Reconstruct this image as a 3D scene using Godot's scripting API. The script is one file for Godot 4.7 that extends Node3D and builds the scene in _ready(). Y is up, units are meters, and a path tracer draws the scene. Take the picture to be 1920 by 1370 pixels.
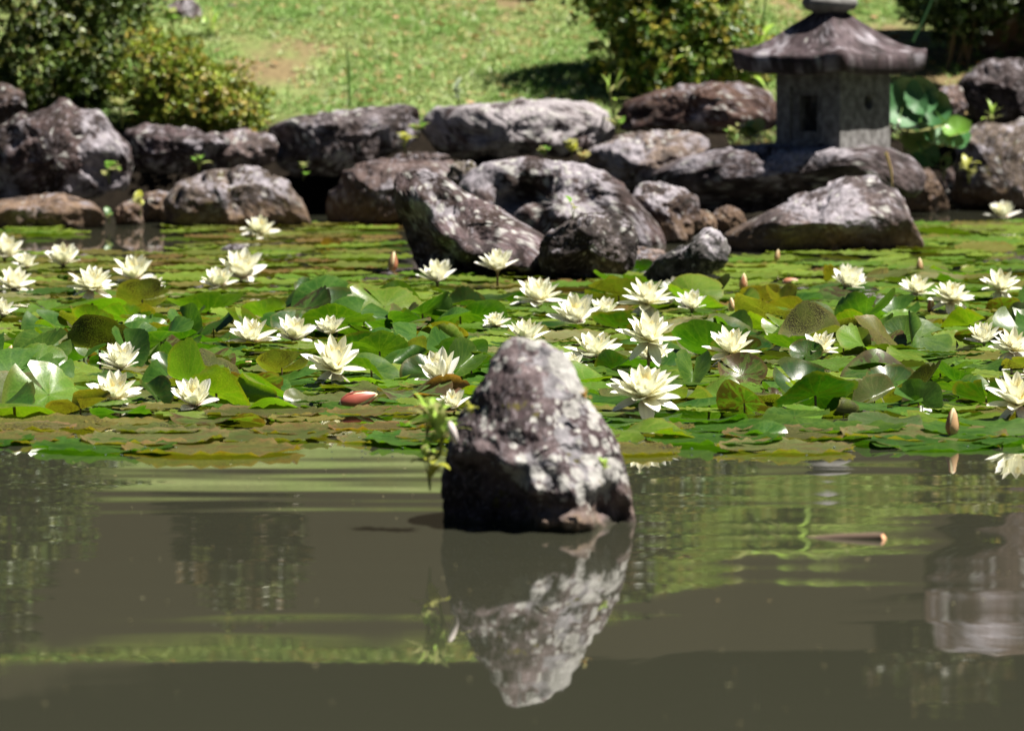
extends Node3D
# A garden pond: a rock in muddy water, a bed of water lilies, a bank of lichened stones with a stone lantern, a sunny lawn behind.

const F := 9500.0          # focal length in pixels of the 1920 pixel wide photograph
const CAM_H := 0.85        # metres above the water
const PITCH := 0.0744
var rng := RandomNumberGenerator.new()
var nz := FastNoiseLite.new()      # smooth fractal noise
var rg := FastNoiseLite.new()      # ridged noise
var chunk := FastNoiseLite.new()   # stepped cells: fractured faces
var cell := FastNoiseLite.new()    # round cells
var M := {}
var used := {}
var landmarks := []                # [position, phrase] that labels can refer to

# ---------------------------------------------------------------- small helpers
func ray(px: float, py: float) -> Vector3:
	var c := cos(PITCH)
	var s := sin(PITCH)
	var y := (685.0 - py) / F
	return Vector3((px - 960.0) / F, -s + y * c, -c - y * s)

func on_level(px: float, py: float, h := 0.0) -> Vector3:
	var r := ray(px, py)
	return Vector3(0, CAM_H, 0) + r * ((h - CAM_H) / r.y)

func at_dist(px: float, py: float, d: float) -> Vector3:
	var r := ray(px, py)
	return Vector3(0, CAM_H, 0) + r * (d / -r.z)

func numbered(called: String) -> String:
	var n: int = used.get(called, 0)
	used[called] = n + 1
	return called if n == 0 else "%s_%03d" % [called, n]

func tag(o: Node, label := "", category := "", group := "", kind := "") -> Node:
	if label: o.set_meta("label", label)
	if category: o.set_meta("category", category)
	if group: o.set_meta("group", group)
	if kind: o.set_meta("kind", kind)
	return o

func thing(called: String, label: String, category: String, at := Vector3.ZERO, group := "") -> Node3D:
	var o := Node3D.new()
	o.name = numbered(called)
	add_child(o, true)
	o.position = at
	tag(o, label, category, group)
	return o

func obj(called: String, mesh: Mesh, mat: Material, parent: Node = null) -> MeshInstance3D:
	var o := MeshInstance3D.new()
	o.mesh = mesh
	o.material_override = mat
	if parent == null:
		o.name = numbered(called)
		add_child(o, true)
	else:
		var k := 0
		var n := called
		while parent.has_node(n):
			k += 1
			n = "%s_%03d" % [called, k]
		o.name = n
		parent.add_child(o, true)
	return o

func scatter(called: String, mesh: Mesh, mat: Material, xf: Array, cols: PackedColorArray, parent: Node = null) -> MultiMeshInstance3D:
	var mm := MultiMesh.new()
	mm.transform_format = MultiMesh.TRANSFORM_3D
	mm.use_colors = true
	mm.mesh = mesh
	mm.instance_count = xf.size()
	for i in xf.size():
		mm.set_instance_transform(i, xf[i])
		mm.set_instance_color(i, cols[i])
	var o := MultiMeshInstance3D.new()
	o.multimesh = mm
	o.material_override = mat
	if parent == null:
		o.name = numbered(called)
		add_child(o, true)
	else:
		o.name = called
		parent.add_child(o, true)
	o.set_meta("kind", "stuff")
	return o

func grid_index(rows: int, cols: int, flip := false) -> PackedInt32Array:
	var idx := PackedInt32Array()
	for i in rows - 1:
		for j in cols - 1:
			var a := i * cols + j
			var b := a + 1
			var c := a + cols
			var d := c + 1
			if flip:
				idx.append_array([a, c, b, b, c, d])
			else:
				idx.append_array([a, b, c, b, d, c])
	return idx

func surf(pos: PackedVector3Array, idx: PackedInt32Array, col := PackedColorArray(), uv := PackedVector2Array()) -> ArrayMesh:
	var a := []
	a.resize(Mesh.ARRAY_MAX)
	a[Mesh.ARRAY_VERTEX] = pos
	a[Mesh.ARRAY_INDEX] = idx
	if col.size(): a[Mesh.ARRAY_COLOR] = col
	if uv.size(): a[Mesh.ARRAY_TEX_UV] = uv
	var st := SurfaceTool.new()
	st.create_from_arrays(a)
	st.generate_normals()
	return st.commit()

func outward(pos: PackedVector3Array, idx: PackedInt32Array) -> PackedInt32Array:   # clockwise seen from outside
	var v := 0.0
	for i in range(0, idx.size(), 3):
		v += pos[idx[i]].dot(pos[idx[i + 1]].cross(pos[idx[i + 2]]))
	if v > 0.0:
		for i in range(0, idx.size(), 3):
			var t := idx[i + 1]
			idx[i + 1] = idx[i + 2]
			idx[i + 2] = t
	return idx

func tube(pts: Array, radii: Array, sides := 6, col := Color.WHITE) -> ArrayMesh:
	var pos := PackedVector3Array()
	var cols := PackedColorArray()
	for i in pts.size():
		var p: Vector3 = pts[i]
		var t: Vector3 = (pts[mini(i + 1, pts.size() - 1)] - pts[maxi(i - 1, 0)]).normalized()
		var a := t.cross(Vector3(0.31, 0.2, 0.93)).normalized()
		var b := t.cross(a)
		for k in sides + 1:
			var w := TAU * k / sides
			pos.append(p + (a * cos(w) + b * sin(w)) * float(radii[i]))
			cols.append(col)
	return surf(pos, outward(pos, grid_index(pts.size(), sides + 1)), cols)

func lathe(prof: Array, sides := 24, wob := 0.0) -> ArrayMesh:    # prof: Vector2(radius, height)
	var pos := PackedVector3Array()
	for i in prof.size():
		for k in sides + 1:
			var w := TAU * (k % sides) / sides
			var p := Vector3(cos(w) * prof[i].x, prof[i].y, sin(w) * prof[i].x)
			if wob > 0.0:
				p *= 1.0 + wob * nz.get_noise_3dv(p * 14.0 + Vector3(3, 1, 7))
			pos.append(p)
	return surf(pos, outward(pos, grid_index(prof.size(), sides + 1)))

func lin(r: float, g: float, b: float) -> Color:        # linear reflectance to the sRGB that materials expect
	return Color(r, g, b).linear_to_srgb()

func mat(name: String, c: Color, rough := 0.8, vertex := false) -> StandardMaterial3D:
	var m := StandardMaterial3D.new()
	m.resource_name = name
	m.albedo_color = c
	m.roughness = rough
	m.vertex_color_use_as_albedo = vertex
	m.cull_mode = BaseMaterial3D.CULL_DISABLED
	M[name] = m
	return m

func noise_tex(freq: float, octaves: int, lo: Color, hi: Color, seed_: int, size := 512, type := FastNoiseLite.TYPE_SIMPLEX_SMOOTH) -> NoiseTexture2D:
	var n := FastNoiseLite.new()
	n.seed = seed_
	n.noise_type = type
	n.frequency = freq
	n.fractal_octaves = octaves
	var t := NoiseTexture2D.new()
	t.width = size
	t.height = size
	t.seamless = true
	t.noise = n
	var g := Gradient.new()
	g.set_color(0, lo)
	g.set_color(1, hi)
	t.color_ramp = g
	return t

# ---------------------------------------------------------------- rocks
func chaikin(p: PackedVector2Array, times: int) -> PackedVector2Array:
	for t in times:
		var q := PackedVector2Array()
		for i in p.size():
			var a := p[i]
			var b := p[(i + 1) % p.size()]
			q.append(a.lerp(b, 0.13))
			q.append(a.lerp(b, 0.87))
		p = q
	return p

func radius_at(p: PackedVector2Array, th: float) -> float:
	var dir := Vector2(cos(th), sin(th))
	var best := 0.0
	for i in p.size():
		var a := p[i]
		var e := p[(i + 1) % p.size()] - a
		var den := dir.cross(e)
		if absf(den) < 1e-9: continue
		var t := a.cross(e) / den
		var u := a.cross(dir) / den
		if u >= 0.0 and u <= 1.0 and t > best: best = t
	return maxf(best, 1e-3)

func rock_colour(p: Vector3, v: float, o: Dictionary, S: float, extra := 0.0, tan := 0.0) -> Color:
	var q: Vector3 = p + Vector3(o.seed * 3.7, o.seed * 1.3, 0)
	var hue := fmod(float(o.seed) * 0.381, 1.0)
	var a: Color = o.get("a", Color(0.032, 0.022, 0.023).lerp(Color(0.042, 0.027, 0.020), hue))
	var b: Color = o.get("b", Color(0.100, 0.070, 0.077).lerp(Color(0.125, 0.085, 0.066), hue))
	var n1 := nz.get_noise_3dv(q * 3.0 / S)
	var n2 := nz.get_noise_3dv(q * 11.0 / S + Vector3(40, 0, 0))
	var n3 := nz.get_noise_3dv(q * 95.0 + Vector3(0, 70, 0))
	var c := a.lerp(b, clampf(0.5 + 1.3 * n1 + 1.0 * n2 + 0.7 * n3, 0, 1))
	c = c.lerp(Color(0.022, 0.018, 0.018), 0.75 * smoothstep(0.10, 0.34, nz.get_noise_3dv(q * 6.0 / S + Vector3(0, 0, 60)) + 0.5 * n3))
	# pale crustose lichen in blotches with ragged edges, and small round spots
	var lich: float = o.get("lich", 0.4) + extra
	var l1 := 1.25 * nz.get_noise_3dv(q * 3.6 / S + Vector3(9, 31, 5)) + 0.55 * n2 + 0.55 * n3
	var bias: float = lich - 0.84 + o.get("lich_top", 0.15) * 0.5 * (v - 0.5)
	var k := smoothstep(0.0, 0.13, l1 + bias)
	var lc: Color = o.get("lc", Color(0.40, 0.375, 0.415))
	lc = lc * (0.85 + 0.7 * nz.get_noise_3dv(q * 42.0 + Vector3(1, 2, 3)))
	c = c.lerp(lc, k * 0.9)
	var spots: float = o.get("spots", 0.25)
	var s1 := cell.get_noise_3dv(q * float(o.get("spot_f", 26.0)))
	var s2 := nz.get_noise_3dv(q * 9.0 + Vector3(5, 5, 5))
	if s1 < -1.0 + spots * (0.75 + 1.2 * s2) * clampf(1.0 + 1.6 * extra, 0.0, 1.6):
		c = c.lerp(Color(0.50, 0.50, 0.47), 0.85)
	c = c.lerp(Color(0.36, 0.32, 0.345), 0.55 * smoothstep(0.22, 0.42, nz.get_noise_3dv(q * 150.0 + Vector3(8, 8, 8))))
	var moss: float = o.get("moss", 0.0)
	if moss > 0.0:
		var m := nz.get_noise_3dv(q * 7.0 / S + Vector3(77, 7, 1)) + 0.6 * n3
		c = c.lerp(Color(0.10, 0.085, 0.012), smoothstep(0.42, 0.6, m + moss - 0.2))
	c = c.lerp(Color(0.30, 0.215, 0.14) * (0.8 + 0.8 * n2), tan)
	var h: float = p.y
	if o.seed == 51.0: c = c.lerp(Color(0.022, 0.024, 0.008), 0.85 * (1.0 - smoothstep(0.003, 0.014, h + 0.012 * n2)))
	if o.get("wet", false):                    # waterline: a tan tide mark over a dark algae foot
		var e := h + 0.03 * n2
		c = c.lerp(Color(0.19, 0.125, 0.078), 0.75 * (1.0 - smoothstep(0.05, 0.11, e)))
		c = c.lerp(Color(0.035, 0.03, 0.016), 0.9 * (1.0 - smoothstep(0.0, 0.025, e)))
	return c

func rock(called: String, label: String, cat: String, outline: Array, d: float, o: Dictionary) -> MeshInstance3D:
	var m := d / F
	var pts := PackedVector2Array()
	for i in range(0, outline.size(), 2):
		pts.append(Vector2(outline[i], outline[i + 1]))
	var lo := pts[0]
	var hi := pts[0]
	var cen := Vector2.ZERO
	for p in pts:
		lo = lo.min(p)
		hi = hi.max(p)
		cen += p / pts.size()
	cen = o.get("c", cen)
	var swell: float = o.get("swell", 1.05)
	var loc := PackedVector2Array()
	for p in chaikin(pts, 1):
		loc.append(Vector2(p.x - cen.x, cen.y - p.y) * m * swell)
	var W := (hi.x - lo.x) * m
	var H := (hi.y - lo.y) * m
	var S := sqrt(W * H)
	var D: float = o.get("D", 0.42 * minf(W, H * 1.6))
	var B: float = o.get("B", D * 1.3)
	var nt: int = o.get("nt", 46)
	var na: int = o.get("na", 84)
	var base := at_dist(cen.x, cen.y, d)
	var lip: float = o.get("lip", 0.45)
	var top: float = o.get("top", 0.75)
	var bot: float = o.get("bot", 0.35)
	var side: float = o.get("side", 0.0)
	var amp: float = o.get("amp", 0.022)
	var rough: float = o.get("rough", 1.0)
	var ctrl: Array = o.get("ctrl", [])
	var ybot := (cen.y - hi.y) * m
	var zones: Array = o.get("zones", [])
	var off := Vector3(o.seed * 5.1, o.seed * 2.3, o.seed * 0.7)
	var cuts := []
	var r2 := RandomNumberGenerator.new()
	r2.seed = 100 + int(o.seed)
	for i in int(o.get("cuts", 12)):
		var n := Vector3(r2.randf_range(-0.8, 0.8), r2.randf_range(-0.6, 0.8), r2.randf_range(0.6, 1.2)).normalized()
		var ext := sqrt(pow(n.x * W * 0.5, 2) + pow(n.y * H * 0.5, 2) + pow(n.z * D, 2))
		cuts.append([n, ext * r2.randf_range(0.66, 0.92)])
	var pos := PackedVector3Array()
	var cols := PackedColorArray()
	var rad := PackedFloat32Array()
	for j in na + 1:
		rad.append(radius_at(loc, TAU * (j % na) / na + 0.003))
	for i in nt + 1:
		var t := PI * i / nt
		var mm := pow(sin(t), 0.8) if i > 0 and i < nt else 0.0
		for j in na + 1:
			var th := TAU * (j % na) / na + 0.003
			var p2 := Vector2(cos(th), sin(th)) * rad[j] * mm
			var v := clampf((p2.y - ybot) / H, 0.0, 1.0)
			var z := 0.0
			if t < PI / 2:
				var fall := pow(maxf(0.0, 1.0 - pow(mm, 3.4)), 0.46)
				var k := 1.0
				if ctrl.size():
					var ws := 0.0
					var zs := 0.0
					for c in ctrl:
						var q := Vector2(c[0] - cen.x, cen.y - c[1]) * m
						var w := 1.0 / pow(p2.distance_squared_to(q) + 0.0002, 1.6)
						ws += w
						zs += w * float(c[2])
					z = fall * zs / ws
				else:
					if v > lip:
						k = 1.0 - top * pow((v - lip) / (1.0 - lip), 1.15)
					else:
						k = 1.0 - bot * (lip - v) / maxf(lip, 0.01)
					k *= 1.0 + side * p2.x / (W * 0.5)
					z = D * fall * k
			else:
				z = -B * pow(maxf(0.0, 1.0 - pow(mm, 2.4)), 0.6)
			var p := Vector3(p2.x, p2.y, z)
			if not ctrl.size() or o.has("cuts"):
				for c in cuts:
					var over: float = p.dot(c[0]) - c[1]
					if over > 0.0: p -= c[0] * over * 0.93
			var q := p + off
			var f1 := q * 2.0 / S
			p += Vector3(nz.get_noise_3dv(f1), nz.get_noise_3dv(f1 + Vector3(50, 0, 0)), nz.get_noise_3dv(f1 + Vector3(0, 50, 0))) * amp * S
			var out := Vector3(p2.x / W, p2.y / H, z / maxf(D, 0.01) * 0.6).normalized()
			p += out * S * rough * (0.038 * (rg.get_noise_3dv(q * 2.6 / S) - 0.3) - 0.04 * smoothstep(0.55, 0.85, rg.get_noise_3dv(q * 1.5 / S + Vector3(31, 0, 0))) + 0.016 * nz.get_noise_3dv(q * 9.0 / S) + 0.034 * (chunk.get_noise_3dv(q * 3.2 / S + 0.12 * Vector3(nz.get_noise_3dv(q * 6.0 / S), nz.get_noise_3dv(q * 6.0 / S + Vector3(0, 0, 9)), 0)) - 0.0))
			p += out * (0.0035 * nz.get_noise_3dv(q * 60.0) + 0.0025 * rg.get_noise_3dv(q * 34.0))
			pos.append(p)
			var ex := 0.0
			var tn := 0.0
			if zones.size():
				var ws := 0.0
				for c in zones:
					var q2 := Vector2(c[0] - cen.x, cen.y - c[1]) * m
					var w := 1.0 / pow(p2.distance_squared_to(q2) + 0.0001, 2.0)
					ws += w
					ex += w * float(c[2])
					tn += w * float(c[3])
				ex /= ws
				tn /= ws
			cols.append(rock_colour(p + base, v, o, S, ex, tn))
	var e := obj(called, surf(pos, outward(pos, grid_index(nt + 1, na + 1)), cols), M.rock)
	e.position = base
	tag(e, label, cat, o.get("group", "stones along the pond bank"))
	return e

# ---------------------------------------------------------------- plants
func leaf_mesh(L: float, W: float, bend: float, rows := 6, colsn := 3, point := 0.8, droop := 0.0) -> ArrayMesh:     # a leaf along +X, its upper side up
	var pos := PackedVector3Array()
	var uv := PackedVector2Array()
	for i in rows:
		var u := float(i) / (rows - 1)
		var w := W * pow(maxf(sin(PI * pow(u, point)), 0.0), 0.85)
		if i == 0: w = W * 0.10
		for j in colsn:
			var v := 2.0 * j / (colsn - 1) - 1.0
			pos.append(Vector3(L * u * (1.0 - 0.25 * absf(droop) * u), bend * L * u * u - droop * L * u * u * u + absf(v) * w * 0.28, v * w))
			uv.append(Vector2(u, 0.5 + 0.5 * v))
	return surf(pos, grid_index(rows, colsn), PackedColorArray(), uv)

func cluster_mesh(n: int, L: float, W: float, seed_: int) -> ArrayMesh:
	var r := RandomNumberGenerator.new()
	r.seed = seed_
	var st := SurfaceTool.new()
	var lm := leaf_mesh(L, W, 0.1, 4, 3, 0.75)
	for i in n:
		var b := Basis(Vector3.UP, TAU * i / n + r.randf_range(-0.5, 0.5)) * Basis(Vector3.BACK, r.randf_range(-0.2, 1.2)) * Basis(Vector3.RIGHT, r.randf_range(-0.6, 0.6))
		st.append_from(lm, 0, Transform3D(b.scaled_local(Vector3.ONE * r.randf_range(0.7, 1.15)), Vector3(0, r.randf_range(0, 0.4) * L, 0)))
	return st.commit()

func foliage_colour(r: RandomNumberGenerator, pal: Array) -> Color:
	var c: Color = pal[mini(int(r.randf() * pal.size()), pal.size() - 1)]
	return c * r.randf_range(0.65, 1.35)

func bush(called: String, label: String, blobs: Array, count: int, size: float, pal: Array, seed_: int, ground: float, mesh: Mesh = null) -> Node3D:
	var r := RandomNumberGenerator.new()
	r.seed = seed_
	var c0: Vector3 = blobs[0][0]
	var root := thing(called, label, "bush", Vector3(c0.x, ground, c0.z))
	var xf := []
	var cols := PackedColorArray()
	var vol := 0.0
	for b in blobs: vol += b[1].x * b[1].y + b[1].x * b[1].z
	for b in blobs:
		var n := int(count * (b[1].x * b[1].y + b[1].x * b[1].z) / vol)
		for i in n:
			var dir := Vector3(r.randfn(), r.randfn(), r.randfn()).normalized()
			var lump := 1.0 + 0.55 * nz.get_noise_3dv(dir * 1.9 + Vector3(seed_, 0, 0)) + 0.25 * nz.get_noise_3dv(dir * 5.0 + Vector3(0, seed_, 0))
			var p: Vector3 = b[0] + dir * b[1] * lump * pow(r.randf_range(0.25, 1.0), 0.45)
			if p.y < ground - 0.05: continue
			if nz.get_noise_3dv(p * 6.0 + Vector3(seed_, 9, 4)) < -0.18: continue         # gaps
			var up := (dir + Vector3(0, 0.7, 0) + Vector3(r.randfn(), r.randfn(), r.randfn()) * 0.35).normalized()
			var x := up.cross(Vector3(r.randfn(), r.randfn(), r.randfn())).normalized()
			var s := size * r.randf_range(0.7, 1.3)
			xf.append(Transform3D(Basis(x, up, x.cross(up)).scaled_local(Vector3(s, s, s)), p - root.position))
			cols.append(foliage_colour(r, pal))
	scatter("foliage", mesh if mesh else M.cluster, M.leaf_tint, xf, cols, root)
	for k in (0 if called == "slope_bush" else 7):
		var b: Array = blobs[k % blobs.size()]
		var tip: Vector3 = b[0] + Vector3(r.randf_range(-0.7, 0.7), r.randf_range(0.1, 0.7), r.randf_range(-0.6, 0.6)) * b[1] - root.position
		var foot := Vector3(r.randf_range(-0.08, 0.08), -0.05, r.randf_range(-0.08, 0.08))
		obj("stem", tube([foot, foot.lerp(tip, 0.5) + Vector3(r.randf_range(-0.06, 0.06), 0.04, 0), tip], [0.012, 0.008, 0.003], 5), M.bark, root)
	return root

func weed(label: String, px: float, py: float, d: float, n: int, size_px: float, m: Material, seed_: int, slim := 0.3, called := "weed", spread := 1.0) -> Node3D:
	var r := RandomNumberGenerator.new()
	r.seed = seed_
	var root := thing(called, label, "plant", at_dist(px, py, d), "weeds rooted among the stones")
	var L := size_px * d / F
	var lm := leaf_mesh(L, L * slim, 0.15, 6, 3, 0.72, 0.35)
	var stem := []
	for k in n:
		var yaw := r.randf() * TAU
		var el := r.randf_range(0.05, 1.2) / spread
		var foot := Vector3(r.randf_range(-0.25, 0.25), r.randf_range(0.0, 0.9), r.randf_range(0.0, 0.3)) * L * spread
		var e := obj("leaf", lm, m, root)
		var s := r.randf_range(0.6, 1.1)
		e.transform = Transform3D((Basis(Vector3.UP, yaw) * Basis(Vector3.BACK, el)).scaled_local(Vector3(s, s, s)), foot)
		stem.append(foot)
	for k in mini(3, n):
		var f: Vector3 = stem[k]
		obj("stem", tube([Vector3(0, -0.5 * L, -0.2 * L), f * 0.5 + Vector3(0, -0.1 * L, 0), f], [0.035 * L, 0.03 * L, 0.02 * L], 5), M.weed_stem, root)
	return root

# ---------------------------------------------------------------- water lilies
func petal_mesh(L: float, W: float, curl: float, cup: float, base: Color, mid: Color, tip: Color) -> ArrayMesh:
	var pos := PackedVector3Array()
	var col := PackedColorArray()
	for i in 9:
		var u := i / 8.0
		var w := W * pow(maxf(sin(PI * pow(u, 0.86)), 0.0), 0.62)
		if i == 0: w = W * 0.25
		for j in 7:
			var v := j / 3.0 - 1.0
			pos.append(Vector3(L * u, curl * L * u * u + cup * v * v * w, v * w))
			var c := base.lerp(mid, smoothstep(0.0, 0.45, u)).lerp(tip, smoothstep(0.55, 1.0, u))
			col.append(c * (0.94 + 0.06 * cos(v * 9.0)))
	return surf(pos, grid_index(9, 7), col)

func make_flower(pose: String, seed_: int) -> Node3D:
	var r := RandomNumberGenerator.new()
	r.seed = seed_
	var root := Node3D.new()
	var cream := Color(0.89, 0.88, 0.73)
	var white := Color(0.90, 0.90, 0.86)
	var yel := Color(0.84, 0.70, 0.20)
	var pink := Color(0.66, 0.46, 0.42)
	# rings: how many, rise in degrees, length, half width, sepals or petals
	var rings: Array = {
		"wide": [[4, 5, 1.0, 0.215, 0], [5, 18, 1.0, 0.215, 1], [6, 36, 0.98, 0.205, 1], [6, 52, 0.90, 0.18, 1], [5, 62, 0.70, 0.13, 2]],
		"cup": [[4, 24, 1.0, 0.225, 0], [5, 40, 1.02, 0.225, 1], [6, 52, 0.98, 0.21, 1], [6, 62, 0.90, 0.18, 1], [5, 68, 0.70, 0.13, 2]],
		"droop": [[4, -42, 0.92, 0.21, 0], [6, 6, 1.04, 0.195, 1], [7, 32, 1.0, 0.19, 1], [6, 54, 0.94, 0.175, 1], [5, 66, 0.72, 0.13, 2]],
		"full": [[4, -24, 0.86, 0.20, 0], [8, 6, 1.0, 0.185, 1], [8, 25, 0.98, 0.18, 1], [8, 42, 0.90, 0.165, 1], [7, 56, 0.80, 0.15, 1], [6, 66, 0.62, 0.12, 2]],
		"narrow": [[4, 34, 0.98, 0.215, 0], [6, 54, 1.0, 0.205, 1], [6, 66, 0.96, 0.19, 1], [5, 74, 0.86, 0.16, 2]],
	}[pose]
	for k in rings.size():
		var g: Array = rings[k]
		var pm: ArrayMesh
		if g[4] == 0:
			pm = petal_mesh(g[2], g[3], -0.04, 0.25, pink, white.lerp(pink, 0.12), white)
		elif g[4] == 1:
			pm = petal_mesh(g[2], g[3], 0.10, 0.45, yel.lerp(cream, 0.5), cream, white if k < 3 else cream)
		else:
			pm = petal_mesh(g[2], g[3], 0.05, 0.5, yel, yel.lerp(cream, 0.55), cream.lerp(yel, 0.2))
		for i in int(g[0]):
			var e := obj("sepal" if g[4] == 0 else "petal", pm, M.petal, root)
			var yaw := TAU * (i + 0.5 * (k % 2)) / float(g[0]) + r.randf_range(-0.13, 0.13)
			var el := deg_to_rad(float(g[1]) + r.randf_range(-8, 8))
			var s := r.randf_range(0.9, 1.06)
			e.transform = Transform3D((Basis(Vector3.UP, yaw) * Basis(Vector3.BACK, el) * Basis(Vector3.RIGHT, r.randf_range(-0.15, 0.15))).scaled_local(Vector3(s, s, s)), Vector3(cos(yaw), 0, -sin(yaw)) * 0.035 + Vector3(0, 0.012 * k, 0))
	# stamens: a brush of golden filaments
	var st := SurfaceTool.new()
	var fm := leaf_mesh(0.42, 0.032, 0.0, 4, 3, 0.8)
	for i in 46:
		var b := Basis(Vector3.UP, r.randf() * TAU) * Basis(Vector3.BACK, deg_to_rad(r.randf_range(45, 88)))
		st.append_from(fm, 0, Transform3D(b.scaled_local(Vector3.ONE * r.randf_range(0.75, 1.15)), Vector3(0, 0.05, 0)))
	obj("stamens", st.commit(), M.stamen, root)
	obj("receptacle", lathe([Vector2(0.0, -0.07), Vector2(0.07, -0.05), Vector2(0.09, 0.0), Vector2(0.06, 0.06), Vector2(0.0, 0.07)], 12), M.calyx, root)
	return root

func make_bud() -> Node3D:
	var root := Node3D.new()
	var prof := [Vector2(0.0, 0.0), Vector2(0.14, 0.06), Vector2(0.23, 0.28), Vector2(0.22, 0.52), Vector2(0.15, 0.80), Vector2(0.06, 0.98), Vector2(0.0, 1.04)]
	obj("petals", lathe(prof, 16), M.bud_core, root)
	for s in 4:
		var pos := PackedVector3Array()
		for i in 9:
			var u := i / 8.0
			var q := u * 5.6
			var a: Vector2 = prof[int(q)]
			var p2: Vector2 = a.lerp(prof[mini(int(q) + 1, 6)], q - int(q))
			var half := 0.74 * (1.0 - pow(u, 3.0)) + 0.03
			for j in 7:
				var w := s * TAU / 4.0 + (j / 3.0 - 1.0) * half
				var rr := p2.x * 1.05 + 0.012
				pos.append(Vector3(cos(w) * rr, p2.y, sin(w) * rr))
		obj("sepal", surf(pos, outward(pos, grid_index(9, 7))), M.bud_sepal if s % 2 == 0 else M.bud_sepal_pale, root)
	return root

func pad_mesh(kind: String, seed_: int) -> ArrayMesh:
	var r := RandomNumberGenerator.new()
	r.seed = seed_
	var rows := 11
	var n := 56
	var notch := r.randf_range(0.06, 0.17)
	var ph := r.randf() * TAU
	var k := r.randf_range(0.8, 1.2)
	var pos := PackedVector3Array()
	var uv := PackedVector2Array()
	var ra := r.randf() * TAU                # which side rolls
	var rax := Vector2(cos(ra), sin(ra))
	for i in rows:
		var q := pow(float(i) / (rows - 1), 0.85)
		for j in n:
			var f := float(j) / (n - 1)
			var th := lerpf(notch, TAU - notch, f)
			var rim := 1.0 + 0.04 * sin(2.0 * th + ph) + 0.03 * nz.get_noise_2d(cos(th) * 2.0 + seed_, sin(th) * 2.0)
			rim *= 1.0 + 0.05 * exp(-pow((absf(f - 0.5) - 0.5) * 14.0, 2.0))
			rim -= 0.10 * smoothstep(0.30, 0.48, nz.get_noise_2d(cos(th) * 7.0 + seed_ * 3.0, sin(th) * 7.0))
			var cren := 0.0
			if kind == "flat" or kind == "wavy":
				cren = 0.013 * sin(th * 33.0 + ph) + 0.012 * nz.get_noise_2d(cos(th) * 9.0, sin(th) * 9.0 + seed_)
			var rr := q * (rim + cren * smoothstep(0.8, 1.0, q))
			var x := cos(th) * rr
			var y := sin(th) * rr
			uv.append(Vector2(0.5 + 0.47 * x, 0.5 + 0.47 * y))
			var z := 0.02 * nz.get_noise_2d(x * 2.5 + seed_, y * 2.5)
			var edge := smoothstep(0.72, 1.0, q)
			match kind:
				"flat":
					z += 0.018 * edge * sin(th * 33.0 + ph) + 0.075 * edge * edge * (0.45 + nz.get_noise_2d(cos(th) * 3.0, sin(th) * 3.0 + seed_ * 2.0))
				"wavy":
					z += k * (0.11 * rr * rr * sin(3.0 * th + ph) + 0.05 * rr * rr * sin(5.0 * th + 2.0 * ph)) + 0.012 * edge * sin(th * 33.0)
				"cup":
					z += k * (0.34 * rr * rr + 0.06 * rr * rr * sin(4.0 * th + ph))
				"saddle":
					z += k * 0.30 * rr * rr * cos(2.0 * th + ph) + 0.05 * rr * sin(5.0 * th)
				"fold":
					z += k * 0.85 * (sqrt(y * y + 0.012) - 0.11) + 0.08 * rr * rr * sin(4.0 * th + ph)
					y *= 0.62
				"dome":
					z += -k * 0.26 * rr * rr + 0.09 * rr * rr * sin(3.0 * th + ph)
				"roll":
					z += 0.06 * rr * rr * sin(3.0 * th + ph)
			if kind == "roll":
				var s := Vector2(x, y).dot(rax)
				var s0 := 0.05
				var R := 0.36 * k
				if s > s0:
					var a := (s - s0) / R
					var ns := s0 + R * sin(a)
					z += R * (1.0 - cos(a))
					x += rax.x * (ns - s)
					y += rax.y * (ns - s)
			pos.append(Vector3(x, z, -y))
	return surf(pos, grid_index(rows, n), PackedColorArray(), uv)

func pad_texture(look: Dictionary, seed_: int) -> ImageTexture:
	var N := 256
	var im := Image.create(N, N, false, Image.FORMAT_RGB8)
	var o := seed_ * 37.0
	for y in N:
		for x in N:
			var p := Vector2(x - 127.5, y - 127.5) / 120.0
			var rr := p.length()
			var th := p.angle()
			var n1 := nz.get_noise_2d(p.x * 1.6 + o, p.y * 1.6)
			var n2 := nz.get_noise_2d(p.x * 6.0, p.y * 6.0 + o)
			var n3 := nz.get_noise_2d(p.x * 26.0 + o, p.y * 26.0)
			var c: Color = look.a.lerp(look.b, clampf(0.5 + 1.1 * n1 + 0.6 * n2, 0, 1))
			var vein := pow(absf(cos(th * 8.5 + 0.25 * n2 + 0.7 * nz.get_noise_2d(rr * 3.0, th * 3.0))), 26.0) * (1.0 - 0.6 * rr)
			c = c.lerp(look.vein, vein * 0.55)
			if look.blotch > 0.0:
				var w := nz.get_noise_2d(th * 3.0 + o, rr * 1.6) + 0.7 * n2
				c = c.lerp(look.bc, look.blotch * smoothstep(0.02, 0.35, w + 0.2 * (rr - 0.5)))
			if look.speck > 0.0:
				var s := cell.get_noise_2d(p.x * 27.0 + o, p.y * 27.0)
				if s < -1.0 + look.speck * (0.9 + 1.4 * n1): c = c.lerp(Color(0.022, 0.012, 0.010), 0.85)
			c = c.lerp(look.rim, smoothstep(0.86, 1.0, rr + 0.06 * n2) * look.get("rim_k", 0.7))
			c = c * (0.92 + 0.28 * n3)
			im.set_pixel(x, y, c.clamp().linear_to_srgb())
	return ImageTexture.create_from_image(im)

# ---------------------------------------------------------------- terrain
func bank_at(x: float) -> float:
	return 18.55 + 0.95 * smoothstep(0.7, 1.5, x)

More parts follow.
